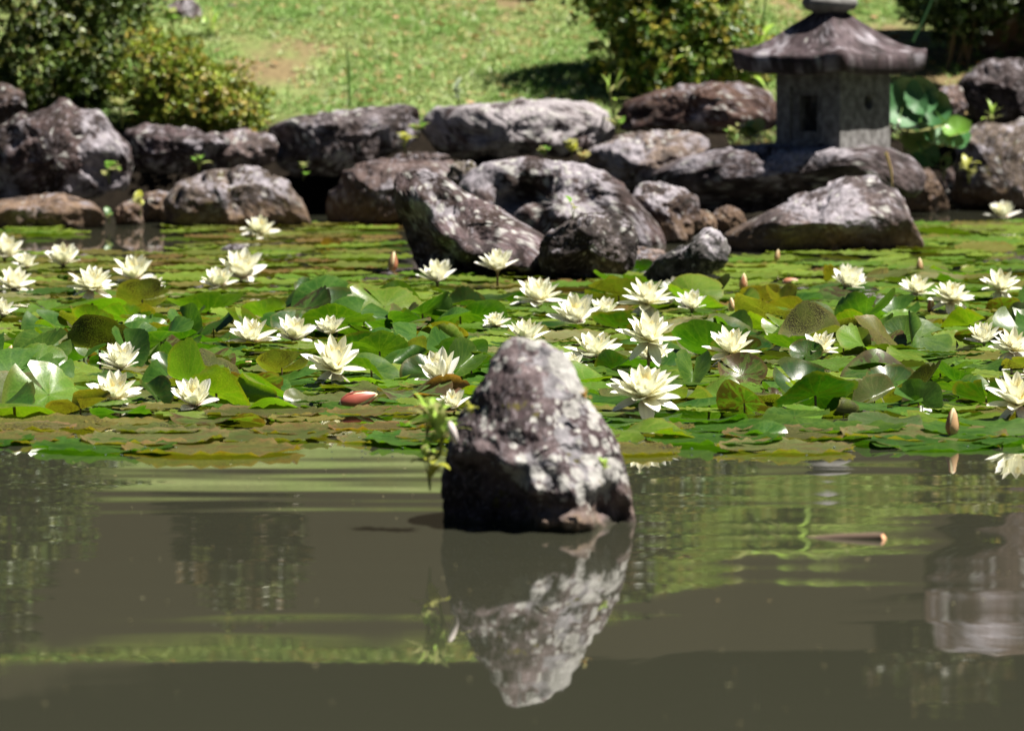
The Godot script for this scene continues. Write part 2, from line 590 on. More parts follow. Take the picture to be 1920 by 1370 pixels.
func ground_h(x: float, d: float) -> float:
	var d0 := bank_at(x)
	var h := -0.3 + 0.64 * smoothstep(d0 + 0.25, d0 + 1.2, d)
	var d1 := d0 + 1.2
	h += 0.2 * clampf(d - d1, 0.0, 24.0 - d1) + (0.262 - 0.004 * clampf(x, -8, 8)) * clampf(d - 24.0, 0.0, 22.0) + 0.03 * maxf(0.0, d - 46.0)
	h += 0.05 * nz.get_noise_2d(x * 0.7, d * 0.7) * smoothstep(d1, d1 + 2.0, d)
	return h

# ================================================================ the scene
func _ready() -> void:
	rng.seed = 7
	# ---- camera
	var cam := Camera3D.new()
	cam.name = "camera"
	var at := CameraAttributesPhysical.new()
	at.frustum_focal_length = 166.4
	at.frustum_near = 0.1
	at.frustum_far = 2000.0
	at.frustum_focus_distance = 11.0
	at.exposure_aperture = 7.5
	cam.attributes = at
	cam.fov = rad_to_deg(2.0 * atan(685.0 / F))
	cam.near = 0.1
	cam.far = 2000.0
	add_child(cam)
	cam.position = Vector3(0, CAM_H, 0)
	cam.rotation = Vector3(-PITCH, 0, 0)
	cam.current = true
	# ---- sky, sun, exposure
	var env := Environment.new()
	env.background_mode = Environment.BG_SKY
	env.tonemap_mode = Environment.TONE_MAPPER_LINEAR
	env.tonemap_exposure = 2.7
	env.sdfgi_enabled = true
	env.ssao_enabled = true
	env.ssil_enabled = true
	var sk := ProceduralSkyMaterial.new()
	sk.sky_top_color = Color(0.36, 0.52, 0.76)
	sk.sky_horizon_color = Color(0.62, 0.72, 0.82)
	sk.sky_curve = 0.16
	sk.sky_energy_multiplier = 0.32
	sk.ground_bottom_color = Color(0.12, 0.14, 0.08)
	sk.ground_horizon_color = Color(0.3, 0.34, 0.26)
	var sky := Sky.new()
	sky.sky_material = sk
	env.sky = sky
	var we := WorldEnvironment.new()
	we.name = "world"
	we.environment = env
	add_child(we)
	var sun := DirectionalLight3D.new()
	sun.name = "sun"
	sun.light_energy = 1.55
	sun.light_color = Color(1.0, 0.975, 0.93)
	sun.light_angular_distance = 0.5
	sun.shadow_enabled = true
	add_child(sun)
	var el := deg_to_rad(63.5)
	var az := deg_to_rad(78.0)
	var to_sun := Vector3(sin(az) * cos(el), sin(el), cos(az) * cos(el))
	sun.look_at_from_position(to_sun * 50.0, Vector3.ZERO)

	make_noise_and_materials()
	make_setting()
	make_bank_stones()
	make_lantern()
	make_bushes()
	make_front_rock()
	make_lilies()
	make_small_things()

func make_noise_and_materials() -> void:
	nz.seed = 11
	nz.noise_type = FastNoiseLite.TYPE_SIMPLEX_SMOOTH
	nz.frequency = 0.55
	nz.fractal_octaves = 4
	rg.seed = 23
	rg.noise_type = FastNoiseLite.TYPE_SIMPLEX_SMOOTH
	rg.frequency = 0.6
	rg.fractal_type = FastNoiseLite.FRACTAL_RIDGED
	rg.fractal_octaves = 3
	cell.seed = 5
	cell.noise_type = FastNoiseLite.TYPE_CELLULAR
	cell.frequency = 1.0
	cell.cellular_return_type = FastNoiseLite.RETURN_DISTANCE
	cell.fractal_type = FastNoiseLite.FRACTAL_NONE

	chunk.seed = 9
	chunk.noise_type = FastNoiseLite.TYPE_CELLULAR
	chunk.frequency = 1.0
	chunk.cellular_return_type = FastNoiseLite.RETURN_CELL_VALUE
	chunk.fractal_type = FastNoiseLite.FRACTAL_NONE

	var grain := noise_tex(0.03, 5, Color(0.62, 0.61, 0.62), Color(1, 1, 1), 3)
	var relief := noise_tex(0.022, 5, Color(0, 0, 0), Color(1, 1, 1), 8)
	var m := mat("rock", Color.WHITE, 0.88, true)
	m.albedo_texture = grain
	m.heightmap_enabled = true
	m.heightmap_texture = relief
	m.heightmap_scale = 0.7
	m.uv1_triplanar = true
	m.uv1_world_triplanar = true
	m.uv1_scale = Vector3.ONE * 3.1
	m.metallic_specular = 0.35
	var cs: StandardMaterial3D = m.duplicate()
	cs.resource_name = "carved"
	cs.heightmap_scale = 0.04
	M.carved = cs
	m = mat("lawn", Color.WHITE, 0.95, true)
	m.albedo_texture = grain
	m.uv1_triplanar = true
	m.uv1_world_triplanar = true
	m.uv1_scale = Vector3.ONE * 1.7
	m.metallic_specular = 0.2
	m = mat("water", lin(0.030, 0.031, 0.021), 0.015)
	m.metallic_specular = 0.36
	m = mat("grass", Color.WHITE, 0.6, true)
	m.backlight_enabled = true
	m.backlight = Color(0.6, 0.6, 0.5)
	m.metallic_specular = 0.3
	m = mat("leaf_tint", Color.WHITE, 0.42, true)
	m.backlight_enabled = true
	m.backlight = Color(0.55, 0.55, 0.4)
	m = mat("far_leaf", Color.WHITE, 0.6, true)
	mat("trunk", lin(0.045, 0.034, 0.026), 0.95)
	mat("bark", lin(0.09, 0.06, 0.04), 0.9)
	for w in [["weed_leaf", 0.10, 0.22, 0.022], ["weed_yellow", 0.26, 0.27, 0.025], ["weed_dark", 0.04, 0.12, 0.02], ["weed_orange", 0.30, 0.15, 0.03], ["weed_stem", 0.10, 0.13, 0.03], ["blue_leaf", 0.034, 0.12, 0.034], ["strap_leaf", 0.24, 0.38, 0.05], ["straw", 0.30, 0.21, 0.09]]:
		m = mat(w[0], lin(w[1], w[2], w[3]), 0.42)
		m.backlight_enabled = true
		m.backlight = Color(0.6, 0.6, 0.4)
	M.blue_leaf.roughness = 0.6
	M.blue_leaf.backlight = Color(0.2, 0.2, 0.1)
	m = mat("petal", Color.WHITE, 0.45, true)
	m.backlight_enabled = true
	m.backlight = Color(0.75, 0.75, 0.68)
	m = mat("stamen", lin(0.82, 0.52, 0.04), 0.6)
	m.backlight_enabled = true
	m.backlight = Color(0.4, 0.4, 0.3)
	mat("calyx", lin(0.22, 0.20, 0.08), 0.5)
	mat("stalk", lin(0.16, 0.10, 0.05), 0.45)
	mat("bud_core", lin(0.74, 0.66, 0.40), 0.5)
	mat("red_sepal", lin(0.30, 0.075, 0.05), 0.4)
	mat("bud_sepal", lin(0.34, 0.14, 0.075), 0.45)
	mat("bud_sepal_pale", lin(0.42, 0.26, 0.13), 0.45)
	M.cluster = cluster_mesh(6, 1.0, 0.26, 4)

	var g := Color(0.042, 0.125, 0.016)
	var looks := {
		"green": {"a": g, "b": Color(0.085, 0.19, 0.026), "vein": Color(0.16, 0.27, 0.06), "blotch": 0.0, "bc": g, "speck": 0.0, "rim": Color(0.10, 0.19, 0.03)},
		"deep": {"a": Color(0.024, 0.08, 0.012), "b": Color(0.048, 0.13, 0.016), "vein": Color(0.10, 0.18, 0.04), "blotch": 0.25, "bc": Color(0.06, 0.035, 0.018), "speck": 0.10, "rim": Color(0.13, 0.14, 0.03)},
		"bright": {"a": Color(0.105, 0.23, 0.020), "b": Color(0.165, 0.29, 0.036), "vein": Color(0.25, 0.33, 0.08), "blotch": 0.0, "bc": g, "speck": 0.06, "rim": Color(0.20, 0.24, 0.04)},
		"olive": {"a": Color(0.11, 0.14, 0.036), "b": Color(0.17, 0.19, 0.055), "vein": Color(0.22, 0.21, 0.08), "blotch": 0.5, "bc": Color(0.15, 0.085, 0.035), "speck": 0.10, "rim": Color(0.27, 0.19, 0.085), "rim_k": 0.6},
		"bronze": {"a": Color(0.115, 0.11, 0.036), "b": Color(0.175, 0.16, 0.055), "vein": Color(0.24, 0.19, 0.09), "blotch": 0.5, "bc": Color(0.12, 0.13, 0.03), "speck": 0.12, "rim": Color(0.30, 0.18, 0.09), "rim_k": 0.7},
		"speckled": {"a": Color(0.13, 0.155, 0.035), "b": Color(0.21, 0.215, 0.06), "vein": Color(0.24, 0.24, 0.08), "blotch": 0.15, "bc": Color(0.11, 0.14, 0.03), "speck": 0.33, "rim": Color(0.22, 0.20, 0.06)},
		"mottled": {"a": Color(0.075, 0.15, 0.03), "b": Color(0.15, 0.21, 0.06), "vein": Color(0.24, 0.27, 0.13), "blotch": 0.8, "bc": Color(0.085, 0.042, 0.032), "speck": 0.05, "rim": Color(0.16, 0.11, 0.06)},
		"reddish": {"a": Color(0.17, 0.075, 0.042), "b": Color(0.26, 0.14, 0.07), "vein": Color(0.36, 0.24, 0.14), "blotch": 0.3, "bc": Color(0.30, 0.20, 0.09), "speck": 0.12, "rim": Color(0.42, 0.2, 0.13)},
		"pale": {"a": Color(0.10, 0.165, 0.055), "b": Color(0.15, 0.20, 0.08), "vein": Color(0.22, 0.26, 0.14), "blotch": 0.35, "bc": Color(0.10, 0.12, 0.05), "speck": 0.05, "rim": Color(0.22, 0.22, 0.11)},
	}
	M.pads = {}
	var s := 1
	for k in looks:
		var t := pad_texture(looks[k], s)
		s += 1
		var v := []
		for tint in [Color(1, 1, 1), Color(0.86, 0.9, 0.8), Color(1.0, 0.94, 0.86)]:
			var pm := mat("pad_" + k, tint, 0.33 if k in ["green", "deep", "mottled", "bright", "pale"] else 0.42)
			pm.albedo_texture = t
			pm.heightmap_enabled = true
			pm.heightmap_texture = t
			pm.heightmap_scale = 0.12
			pm.metallic_specular = 0.6
			pm.backlight_enabled = true
			pm.backlight = Color(0.95, 1.0, 0.45)
			v.append(pm)
		M.pads[k] = v
	M.pad_any = mat("pad_any", Color.WHITE, 0.38, true)
	M.pad_any.albedo_texture = pad_texture({"a": Color(0.7, 0.72, 0.5), "b": Color(0.95, 0.95, 0.8), "vein": Color(1, 1, 0.9), "blotch": 0.35, "bc": Color(0.75, 0.50, 0.32), "speck": 0.1, "rim": Color(0.85, 0.70, 0.45)}, 20)
	M.pad_any.backlight_enabled = true
	M.pad_any.backlight = Color(0.7, 0.75, 0.4)

# ---------------------------------------------------------------- setting: water, ground, grass, far hill
func make_setting() -> void:
	# water: a muddy sheet with long low ripples; slopes of a few thousandths
	var ds := []
	var d := -3.0
	while d < 21.0:
		ds.append(d)
		d += 0.5 if d < 4.5 else (0.028 if d < 10.0 else (0.08 if d < 13 else 0.25))
	var nxs := 150
	var pos := PackedVector3Array()
	var waves := [[0.9, 7.0, 1.0], [-0.6, 11.0, 0.9], [1.7, 15.0, 0.7], [-2.3, 21.0, 0.8], [3.1, 29.0, 0.7], [0.4, 38.0, 0.55], [-4.2, 33.0, 0.5], [6.5, 47.0, 0.5], [-8.0, 55.0, 0.45]]
	for dd in ds:
		for i in nxs:
			var u := 2.0 * i / (nxs - 1) - 1.0
			var x := 3.0 * u + 9.0 * u * u * u * u * u
			var calm: float = 0.35 + 0.65 * smoothstep(6.4, 8.4, dd)
			var loc := 0.5 + 0.9 * maxf(0.0, nz.get_noise_2d(x * 0.9 + 3.0, dd * 1.7))
			var h := 0.0
			for w in waves:
				var wob := 1.6 * nz.get_noise_2d(x * 0.8 + w[1], dd * 0.8)
				h += w[2] / w[1] * sin(w[0] * x + w[1] * dd + wob * 2.0)
			pos.append(Vector3(x, h * 0.0026 * calm * loc, -dd))
	var water := obj("water", surf(pos, grid_index(ds.size(), nxs)), M.water)
	tag(water, "muddy brown pond water reflecting the bank and the trees", "", "", "structure")

	# ground: bank, lawn and hill in one sheet
	pos = PackedVector3Array()
	var cols := PackedColorArray()
	var rows := []
	d = 17.6
	while d < 75.0:
		rows.append(d)
		d += 0.06 if d < 24.0 else (0.5 if d < 47 else 3.0)
	var n := 160
	for dd in rows:
		for i in n:
			var u := 2.0 * i / (n - 1) - 1.0
			var x := 5.0 * u + 45.0 * pow(u, 5.0)
			var h := ground_h(x, dd)
			pos.append(Vector3(x, h, -dd))
			var d0 := bank_at(x)
			var k1 := nz.get_noise_2d(x * 1.7, dd * 1.3)
			var k2 := nz.get_noise_2d(x * 7.0 + 20.0, dd * 4.0)
			var green := Color(0.17, 0.235, 0.07).lerp(Color(0.24, 0.285, 0.11), clampf(0.5 + k1 + 0.6 * k2, 0, 1))
			var dry := Color(0.25, 0.17, 0.10)
			var c := green.lerp(dry, 0.8 * smoothstep(0.15, 0.85, bare(x, dd) + 0.8 * k2))
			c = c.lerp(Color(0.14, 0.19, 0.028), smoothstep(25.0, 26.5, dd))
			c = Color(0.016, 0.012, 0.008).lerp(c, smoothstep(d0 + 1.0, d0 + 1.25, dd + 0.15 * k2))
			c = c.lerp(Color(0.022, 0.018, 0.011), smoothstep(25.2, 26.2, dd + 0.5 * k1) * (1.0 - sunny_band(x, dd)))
			cols.append(c)
	var lawn := obj("lawn", surf(pos, grid_index(rows.size(), n), cols), M.lawn)
	tag(lawn, "sunny grass slope with dry patches rising behind the stone bank", "", "", "structure")

	# grass blades
	var st := SurfaceTool.new()
	var r := RandomNumberGenerator.new()
	r.seed = 31
	for i in 8:
		var bl := leaf_mesh(r.randf_range(0.7, 1.2), 0.06, r.randf_range(-0.1, 0.1), 4, 2, 0.5, r.randf_range(0.2, 0.7))
		st.append_from(bl, 0, Transform3D(Basis(Vector3.UP, TAU * i / 8.0 + r.randf()) * Basis(Vector3.BACK, r.randf_range(0.5, 1.35)), Vector3(r.randf_range(-0.3, 0.3), 0, r.randf_range(-0.3, 0.3))))
	var tuft := st.commit()
	var xf := []
	var tc := PackedColorArray()
	for i in 64000:
		var far := i > 46000
		var x := r.randf_range(-2.9, 2.9) if not far else r.randf_range(-5, 5)
		var dd := r.randf_range(19.6, 23.6) if not far else r.randf_range(26.5, 33.0)
		var d0 := bank_at(x)
		if dd < d0 + 0.95: continue
		if far and sunny_band(x, dd) < 0.5: continue
		var b := bare(x, dd) if not far else 0.0
		if r.randf() < 0.9 * smoothstep(0.1, 0.6, b): continue
		var s := r.randf_range(0.02, 0.042) * (2.6 if far else 1.0) * (1.0 + 0.7 * maxf(0.0, nz.get_noise_2d(x * 3.0, dd * 3.0)))
		xf.append(Transform3D(Basis(Vector3.UP, r.randf() * TAU).scaled_local(Vector3(s, s, s)), Vector3(x, ground_h(x, dd) - 0.004, -dd)))
		var k := nz.get_noise_2d(x * 2.2 + 8.0, dd * 1.6)
		var c := Color(0.175, 0.30, 0.08).lerp(Color(0.31, 0.40, 0.16), clampf(0.45 + 1.2 * k + r.randf_range(-0.25, 0.25), 0, 1))
		if r.randf() < 0.10: c = Color(0.42, 0.31, 0.15)
		if r.randf() < 0.05: c = Color(0.42, 0.46, 0.30)
		if far: c = c * Color(0.75, 0.75, 0.4)
		tc.append(c * r.randf_range(0.86, 1.14))
	tag(scatter("grass", tuft, M.grass, xf, tc), "short sunlit grass of the lawn behind the stones", "grass", "", "stuff")
	# fallen leaves
	xf = []
	tc = PackedColorArray()
	var fl := leaf_mesh(1.0, 0.32, 0.2, 5, 3, 0.8)
	for i in 420:
		var x := r.randf_range(-2.4, 2.4)
		var dd := r.randf_range(19.8, 23.0)
		if dd < bank_at(x) + 1.0: continue
		if x < 1.45 and r.randf() < 0.5: continue
		var s := r.randf_range(0.025, 0.05)
		xf.append(Transform3D((Basis(Vector3.UP, r.randf() * TAU) * Basis(Vector3.RIGHT, r.randf_range(-0.5, 0.5))).scaled_local(Vector3(s, s, s)), Vector3(x, ground_h(x, dd) + 0.018, -dd)))
		tc.append(Color(0.36, 0.17, 0.07).lerp(Color(0.42, 0.30, 0.18), r.randf()) * r.randf_range(0.6, 1.1))
	tag(scatter("fallen_leaves", fl, M.grass, xf, tc), "dry orange leaves fallen on the lawn", "leaves", "", "stuff")
	make_hill_trees()

func sunny_band(x: float, d: float) -> float:          # a mown terrace high on the wooded slope
	var k := smoothstep(-0.6, 1.0, x)
	var lo := lerpf(31.5, 27.0, k)
	var hi := lerpf(32.5, 30.2, k)
	var w := 0.6 * nz.get_noise_2d(x * 1.5, d)
	return smoothstep(lo - 0.3, lo + 0.3, d + w) * (1.0 - smoothstep(hi - 0.2, hi + 0.2, d + 0.3 * w)) * (1.0 - smoothstep(2.0, 2.5, x + w))

func bare(x: float, d: float) -> float:
	var b := nz.get_noise_2d(x * 1.1 + 4.0, d * 1.1)
	b += 1.1 * exp(-pow((x + 0.98) / 0.22, 2.0) - pow((d - 20.75) / 0.5, 2.0))
	b += 0.8 * smoothstep(1.42, 1.75, x) * (1.0 - smoothstep(22.0, 23.0, d))
	b += 0.7 * exp(-pow((x - 0.05) / 0.4, 2.0) - pow((d - 22.2) / 0.3, 2.0))
	return b

func make_hill_trees() -> void:
	var r := RandomNumberGenerator.new()
	r.seed = 91
	var big := cluster_mesh(8, 1.0, 0.34, 12)
	var pal := [Color(0.035, 0.06, 0.014), Color(0.05, 0.085, 0.018), Color(0.028, 0.045, 0.012)]
	# x, distance, crown centre height over the ground, crown radii, what sets it apart
	var T := []
	var rows := [[36.2, 6, 3.0], [39.0, 7, 3.6], [43.0, 7, 4.4]]
	var nth := ["leftmost", "second from the left", "third from the left", "fourth from the left", "fifth from the left", "sixth from the left", "seventh from the left"]
	var rank := ["front", "middle", "back"]
	for k in 3:
		for i in rows[k][1]:
			T.append([lerpf(-7.5, 8.0, (i + 0.5 * (k % 2)) / float(rows[k][1] - 1)) + r.randf_range(-0.5, 0.5), rows[k][0] + r.randf_range(-0.8, 0.8), rows[k][2] + 2.0, 2.9, "tall forest tree, %s in the %s row behind the terrace" % [nth[i], rank[k]]])
	T.append([-3.0, 27.6, 4.6, 1.9, "shade tree on the left of the wooded slope below the terrace"])
	T.append([7.6, 29.5, 4.6, 1.6, "shade tree on the right of the wooded slope beside the terrace"])
	for t in T:
		var x: float = t[0]
		var dd: float = t[1]
		var g := ground_h(x, dd)
		var root := thing("tree", t[4], "tree", Vector3(x, g, -dd), "trees on the hill behind the lawn")
		var c := Vector3(0, t[2], 0)
		var rad: float = t[3]
		obj("trunk", tube([Vector3(0, -0.4, 0), Vector3(0.05, 1.2, 0), Vector3(-0.05, t[2] * 0.7, 0.05), c + Vector3(0.1, 0.6, 0)], [0.20, 0.13, 0.10, 0.05], 8), M.trunk, root)
		for k in 4:
			var w := TAU * k / 4.0 + r.randf()
			obj("limb", tube([Vector3(0, t[2] * 0.6, 0), Vector3(cos(w) * rad * 0.4, t[2] * 0.8, sin(w) * rad * 0.4), Vector3(cos(w) * rad * 0.8, t[2] + 0.3, sin(w) * rad * 0.8)], [0.09, 0.06, 0.02], 6), M.bark, root)
		var xf := []
		var cols := PackedColorArray()
		var low := 2.9
		for i in (2400 if dd > 33.5 else 1500):
			var dir := Vector3(r.randfn(), r.randfn(), r.randfn()).normalized()
			var lump := 1.0 + 0.5 * nz.get_noise_3dv(dir * 2.0 + Vector3(x, dd, 0))
			var p := c + dir * Vector3(rad, (2.4 if dd > 33.5 else 1.5), rad) * lump * pow(r.randf_range(0.2, 1.0), 0.45)
			if dd > 41 and i % 2 == 0: p = Vector3(r.randf_range(-2.2, 2.2), r.randf_range(0.0, 4.4), r.randf_range(-1.2, 1.2))    # undergrowth at its foot
			elif p.y < low: continue
			var up := (dir + Vector3(0, 0.6, 0)).normalized()
			var ax := up.cross(Vector3(r.randfn(), r.randfn(), r.randfn())).normalized()
			var s := r.randf_range(0.22, 0.4)
			xf.append(Transform3D(Basis(ax, up, ax.cross(up)).scaled_local(Vector3(s, s, s)), p))
			cols.append(foliage_colour(r, pal))
		scatter("crown", big, M.far_leaf, xf, cols, root)
	# undergrowth on the wooded slope
	var spots := [[-2.9, 27.2, "undergrowth shrub on the far left of the wooded slope"], [-1.4, 26.6, "undergrowth shrub near the upper edge of the lawn"], [0.45, 26.2, "lone undergrowth shrub in the middle of the slope"], [2.8, 33.0, "undergrowth shrub beyond the right end of the terrace"]]
	for i in spots.size():
		var q := Vector3(spots[i][0], 0, -spots[i][1])
		q.y = ground_h(q.x, spots[i][1]) + 0.2
		bush("undergrowth_shrub", spots[i][2], [[q, Vector3(r.randf_range(0.3, 0.5), r.randf_range(0.25, 0.45), 0.35)]], 900, 0.06, [Color(0.05, 0.07, 0.014), Color(0.08, 0.09, 0.018), Color(0.035, 0.045, 0.012), Color(0.09, 0.06, 0.02)], 40 + i, q.y - 0.22)
	# an arching clump plant on the slope, seen mirrored in the pond
	var px := 1.53
	var pd := 28.4
	var y := thing("strap_leaf_plant", "clump of arching bright strap leaves on the slope", "plant", Vector3(px, ground_h(px, pd) - 0.02, -pd))
	var lm := leaf_mesh(0.60, 0.020, 0.15, 9, 3, 0.45, 0.95)
	for k in 70:
		var e := obj("leaf", lm, M.strap_leaf, y)
		var s := r.randf_range(0.7, 1.15)
		e.transform = Transform3D((Basis(Vector3.UP, r.randf() * TAU) * Basis(Vector3.BACK, r.randf_range(0.5, 1.4))).scaled_local(Vector3(s, s, s)), Vector3(r.randf_range(-0.2, 0.2), 0.02, 0))


# ---------------------------------------------------------------- stones
func make_bank_stones() -> void:
	var tan_a := Color(0.10, 0.065, 0.045)
	var tan_b := Color(0.24, 0.165, 0.115)
	# back row
	rock("boulder", "big peaked boulder with a pale grey underside below the azalea", "boulder", [-60, 300, -50, 255, 0, 243, 45, 225, 92, 205, 117, 188, 150, 214, 182, 212, 205, 240, 232, 275, 238, 305, 224, 345, 190, 362, 140, 367, 90, 372, 30, 378, -50, 372], 18.5, {"seed": 1, "D": 0.24, "lip": 0.5, "top": 0.85, "bot": 0.3, "lich": 0.62, "lich_top": -1.0, "spots": 0.3, "nt": 60, "na": 110})
	rock("stone", "grey slab behind the big peaked boulder under the azalea", "stone", [-40, 165, 10, 160, 42, 172, 46, 225, -40, 235], 19.3, {"seed": 2, "lich": 0.3})
	rock("stone", "long dark stone with white blotches right of the peaked boulder", "stone", [233, 268, 242, 248, 268, 237, 330, 240, 390, 254, 430, 274, 442, 292, 420, 318, 330, 324, 262, 318, 236, 292], 18.9, {"seed": 3, "D": 0.17, "lip": 0.5, "top": 0.8, "bot": 0.75, "lich": 0.58})
	rock("stone", "flat pinkish stone wedged between two grey stones", "stone", [375, 262, 400, 252, 450, 245, 508, 254, 520, 280, 515, 302, 480, 316, 425, 312, 390, 290], 19.0, {"seed": 4, "D": 0.12, "lip": 0.4, "bot": 0.8, "a": Color(0.10, 0.075, 0.07), "b": Color(0.24, 0.18, 0.17), "lich": 0.55})
	rock("stone", "thick grey wall stone with mauve top beside the grass stalk", "stone", [508, 240, 520, 230, 560, 222, 640, 210, 700, 201, 774, 198, 786, 238, 762, 280, 700, 302, 640, 317, 562, 326, 522, 302], 19.1, {"seed": 5, "D": 0.22, "lip": 0.45, "top": 0.6, "bot": 0.5, "lich": 0.6, "lich_top": -0.4, "b": Color(0.17, 0.145, 0.15), "spots": 0.35, "nt": 56, "na": 110})
	rock("stone", "long wall stone blotched with white lichen at the lawn edge", "stone", [800, 222, 812, 206, 840, 199, 900, 194, 1000, 192, 1100, 191, 1152, 194, 1158, 248, 1120, 276, 1060, 286, 980, 281, 900, 293, 830, 281, 804, 252], 19.2, {"seed": 6, "D": 0.20, "lip": 0.36, "top": 0.6, "bot": 0.8, "lich": 1.10, "lich_top": 0.9, "lc": Color(0.46, 0.43, 0.45), "spots": 0.35, "nt": 60, "na": 120})
	rock("stone", "long brown wall stone with ochre end beside the lantern", "stone", [1156, 218, 1180, 192, 1250, 171, 1310, 163, 1372, 158, 1446, 175, 1455, 240, 1400, 252, 1300, 240, 1200, 249, 1160, 242], 19.2, {"seed": 7, "D": 0.2, "lip": 0.75, "top": 0.5, "bot": 0.45, "lich": 0.34, "a": Color(0.06, 0.035, 0.028), "b": Color(0.15, 0.09, 0.07), "nt": 50, "na": 110})
	rock("stone", "round dark boulder above the grey one by the lantern", "boulder", [1800, 170, 1808, 152, 1850, 121, 1900, 114, 1960, 130, 1975, 200, 1950, 226, 1845, 229, 1811, 195], 20.4, {"seed": 8, "D": 0.2, "lich": 0.32, "b": Color(0.10, 0.08, 0.08), "spots": 0.05})
	rock("stone", "small round pinkish stone right of the big blue leaves", "stone", [1738, 200, 1744, 185, 1768, 164, 1800, 165, 1813, 200, 1792, 227, 1742, 228], 20.0, {"seed": 9, "a": Color(0.13, 0.085, 0.07), "b": Color(0.25, 0.175, 0.15), "lich": 0.5})
	rock("boulder", "broad grey brown boulder at the right edge of the bank", "boulder", [1792, 330, 1800, 262, 1850, 236, 1930, 228, 1985, 260, 1990, 380, 1900, 392, 1832, 396, 1800, 380], 19.5, {"seed": 10, "D": 0.26, "lich": 0.55, "a": Color(0.085, 0.065, 0.05), "b": Color(0.19, 0.15, 0.12), "moss": 0.12, "wet": true, "nt": 56, "na": 100})
	rock("stone", "sloping brown stone under the blue leaf plant by the water", "stone", [1690, 330, 1702, 302, 1735, 312, 1760, 345, 1780, 392, 1740, 402, 1688, 400], 19.2, {"seed": 11, "a": tan_a, "b": tan_b, "lich": 0.36, "wet": true})
	rock("stone", "small dark stone filling the gap left of the edge boulder", "stone", [1758, 350, 1775, 318, 1808, 310, 1826, 345, 1828, 394, 1770, 398], 19.9, {"seed": 12, "lich": 0.2})
	rock("boulder", "tall brown boulder on the slope beyond the lantern", "boulder", [1832, 95, 1838, 20, 1842, -150, 1800, -270, 1752, -370, 1738, -460, 1775, -530, 1880, -552, 2020, -540, 2120, -450, 2130, -150, 2105, 60, 2040, 100, 1930, 96], 21.8, {"seed": 13, "D": 0.35, "a": Color(0.06, 0.036, 0.028), "b": Color(0.13, 0.085, 0.07), "lich": 0.20, "lich_top": 0.2, "rough": 0.5, "lip": 0.6})
	rock("stone", "light tan lichened stone beneath the long brown wall stone", "stone", [1098, 298, 1112, 278, 1150, 260, 1220, 251, 1290, 253, 1332, 262, 1322, 300, 1290, 335, 1230, 356, 1150, 344, 1104, 322], 18.6, {"seed": 14, "D": 0.2, "lip": 0.2, "a": Color(0.13, 0.10, 0.085), "b": Color(0.27, 0.205, 0.165), "lich": 0.72, "nt": 50, "na": 96})
	rock("stone", "small grey stone in the dark gap under the white stone", "stone", [740, 290, 775, 286, 840, 290, 842, 312, 790, 318, 742, 310], 19.0, {"seed": 15, "lich": 0.5})
	rock("stone", "small mossy stone between the leaning boulder and the grey mound", "stone", [838, 330, 852, 306, 882, 302, 896, 318, 892, 352, 850, 356], 17.6, {"seed": 16, "lich": 0.5, "moss": 0.3, "a": Color(0.13, 0.11, 0.09), "b": Color(0.26, 0.23, 0.19)})
	# lower row at the waterline
	rock("stone", "low brown waterline stone below the big peaked boulder", "stone", [-60, 392, 0, 380, 45, 374, 100, 369, 150, 374, 186, 394, 194, 430, 100, 440, -60, 440], 18.0, {"seed": 17, "D": 0.2, "a": tan_a, "b": tan_b, "lich": 0.3, "wet": true, "lip": 0.6})
	rock("stone", "small pinkish brown stone beside the yellow green weed", "stone", [214, 408, 220, 384, 246, 374, 262, 386, 268, 424, 220, 428], 18.2, {"seed": 18, "a": Color(0.14, 0.09, 0.075), "b": Color(0.27, 0.19, 0.16), "lich": 0.4, "wet": true})
	rock("stone", "small tan wedge stone leaning on the rounded mossy boulder", "stone", [246, 384, 268, 364, 302, 356, 332, 374, 340, 424, 262, 428], 18.4, {"seed": 19, "a": tan_a, "b": Color(0.26, 0.19, 0.145), "lich": 0.5, "wet": true})
	rock("boulder", "rounded brown boulder with ochre moss at the waterline", "boulder", [318, 372, 345, 342, 400, 326, 470, 317, 530, 340, 560, 374, 578, 424, 450, 432, 322, 426], 18.1, {"seed": 20, "D": 0.24, "lip": 0.55, "top": 0.8, "bot": 0.2, "lich": 0.46, "lich_top": 0.6, "moss": 0.18, "wet": true, "a": Color(0.09, 0.068, 0.055), "b": Color(0.19, 0.15, 0.125), "nt": 56, "na": 104})
	rock("stone", "brown flat-topped stone behind the leaning front boulder", "stone", [616, 378, 640, 322, 700, 306, 760, 303, 850, 308, 852, 372, 800, 400, 740, 424, 622, 424], 18.2, {"seed": 21, "D": 0.2, "lip": 0.7, "lich": 0.44, "wet": true, "a": Color(0.075, 0.05, 0.045), "b": Color(0.17, 0.125, 0.115), "nt": 50, "na": 96})
	rock("boulder", "grey lichened mound with a dark hollow behind the leaning boulder", "boulder", [858, 352, 880, 330, 920, 311, 1000, 303, 1080, 310, 1130, 328, 1180, 366, 1215, 400, 1240, 440, 1238, 470, 1000, 480, 900, 430], 16.8, {"seed": 22, "rough": 0.7, "lich": 0.74, "lich_top": 0.9, "spots": 0.35, "nt": 70, "na": 130,
		"ctrl": [[930, 330, 0.06], [1000, 320, 0.08], [1080, 340, 0.12], [960, 345, 0.10], [972, 368, -0.05], [985, 362, -0.05], [990, 390, 0.12], [900, 380, 0.12], [1050, 400, 0.2], [1150, 380, 0.14], [1210, 430, 0.12], [1100, 450, 0.24]]})
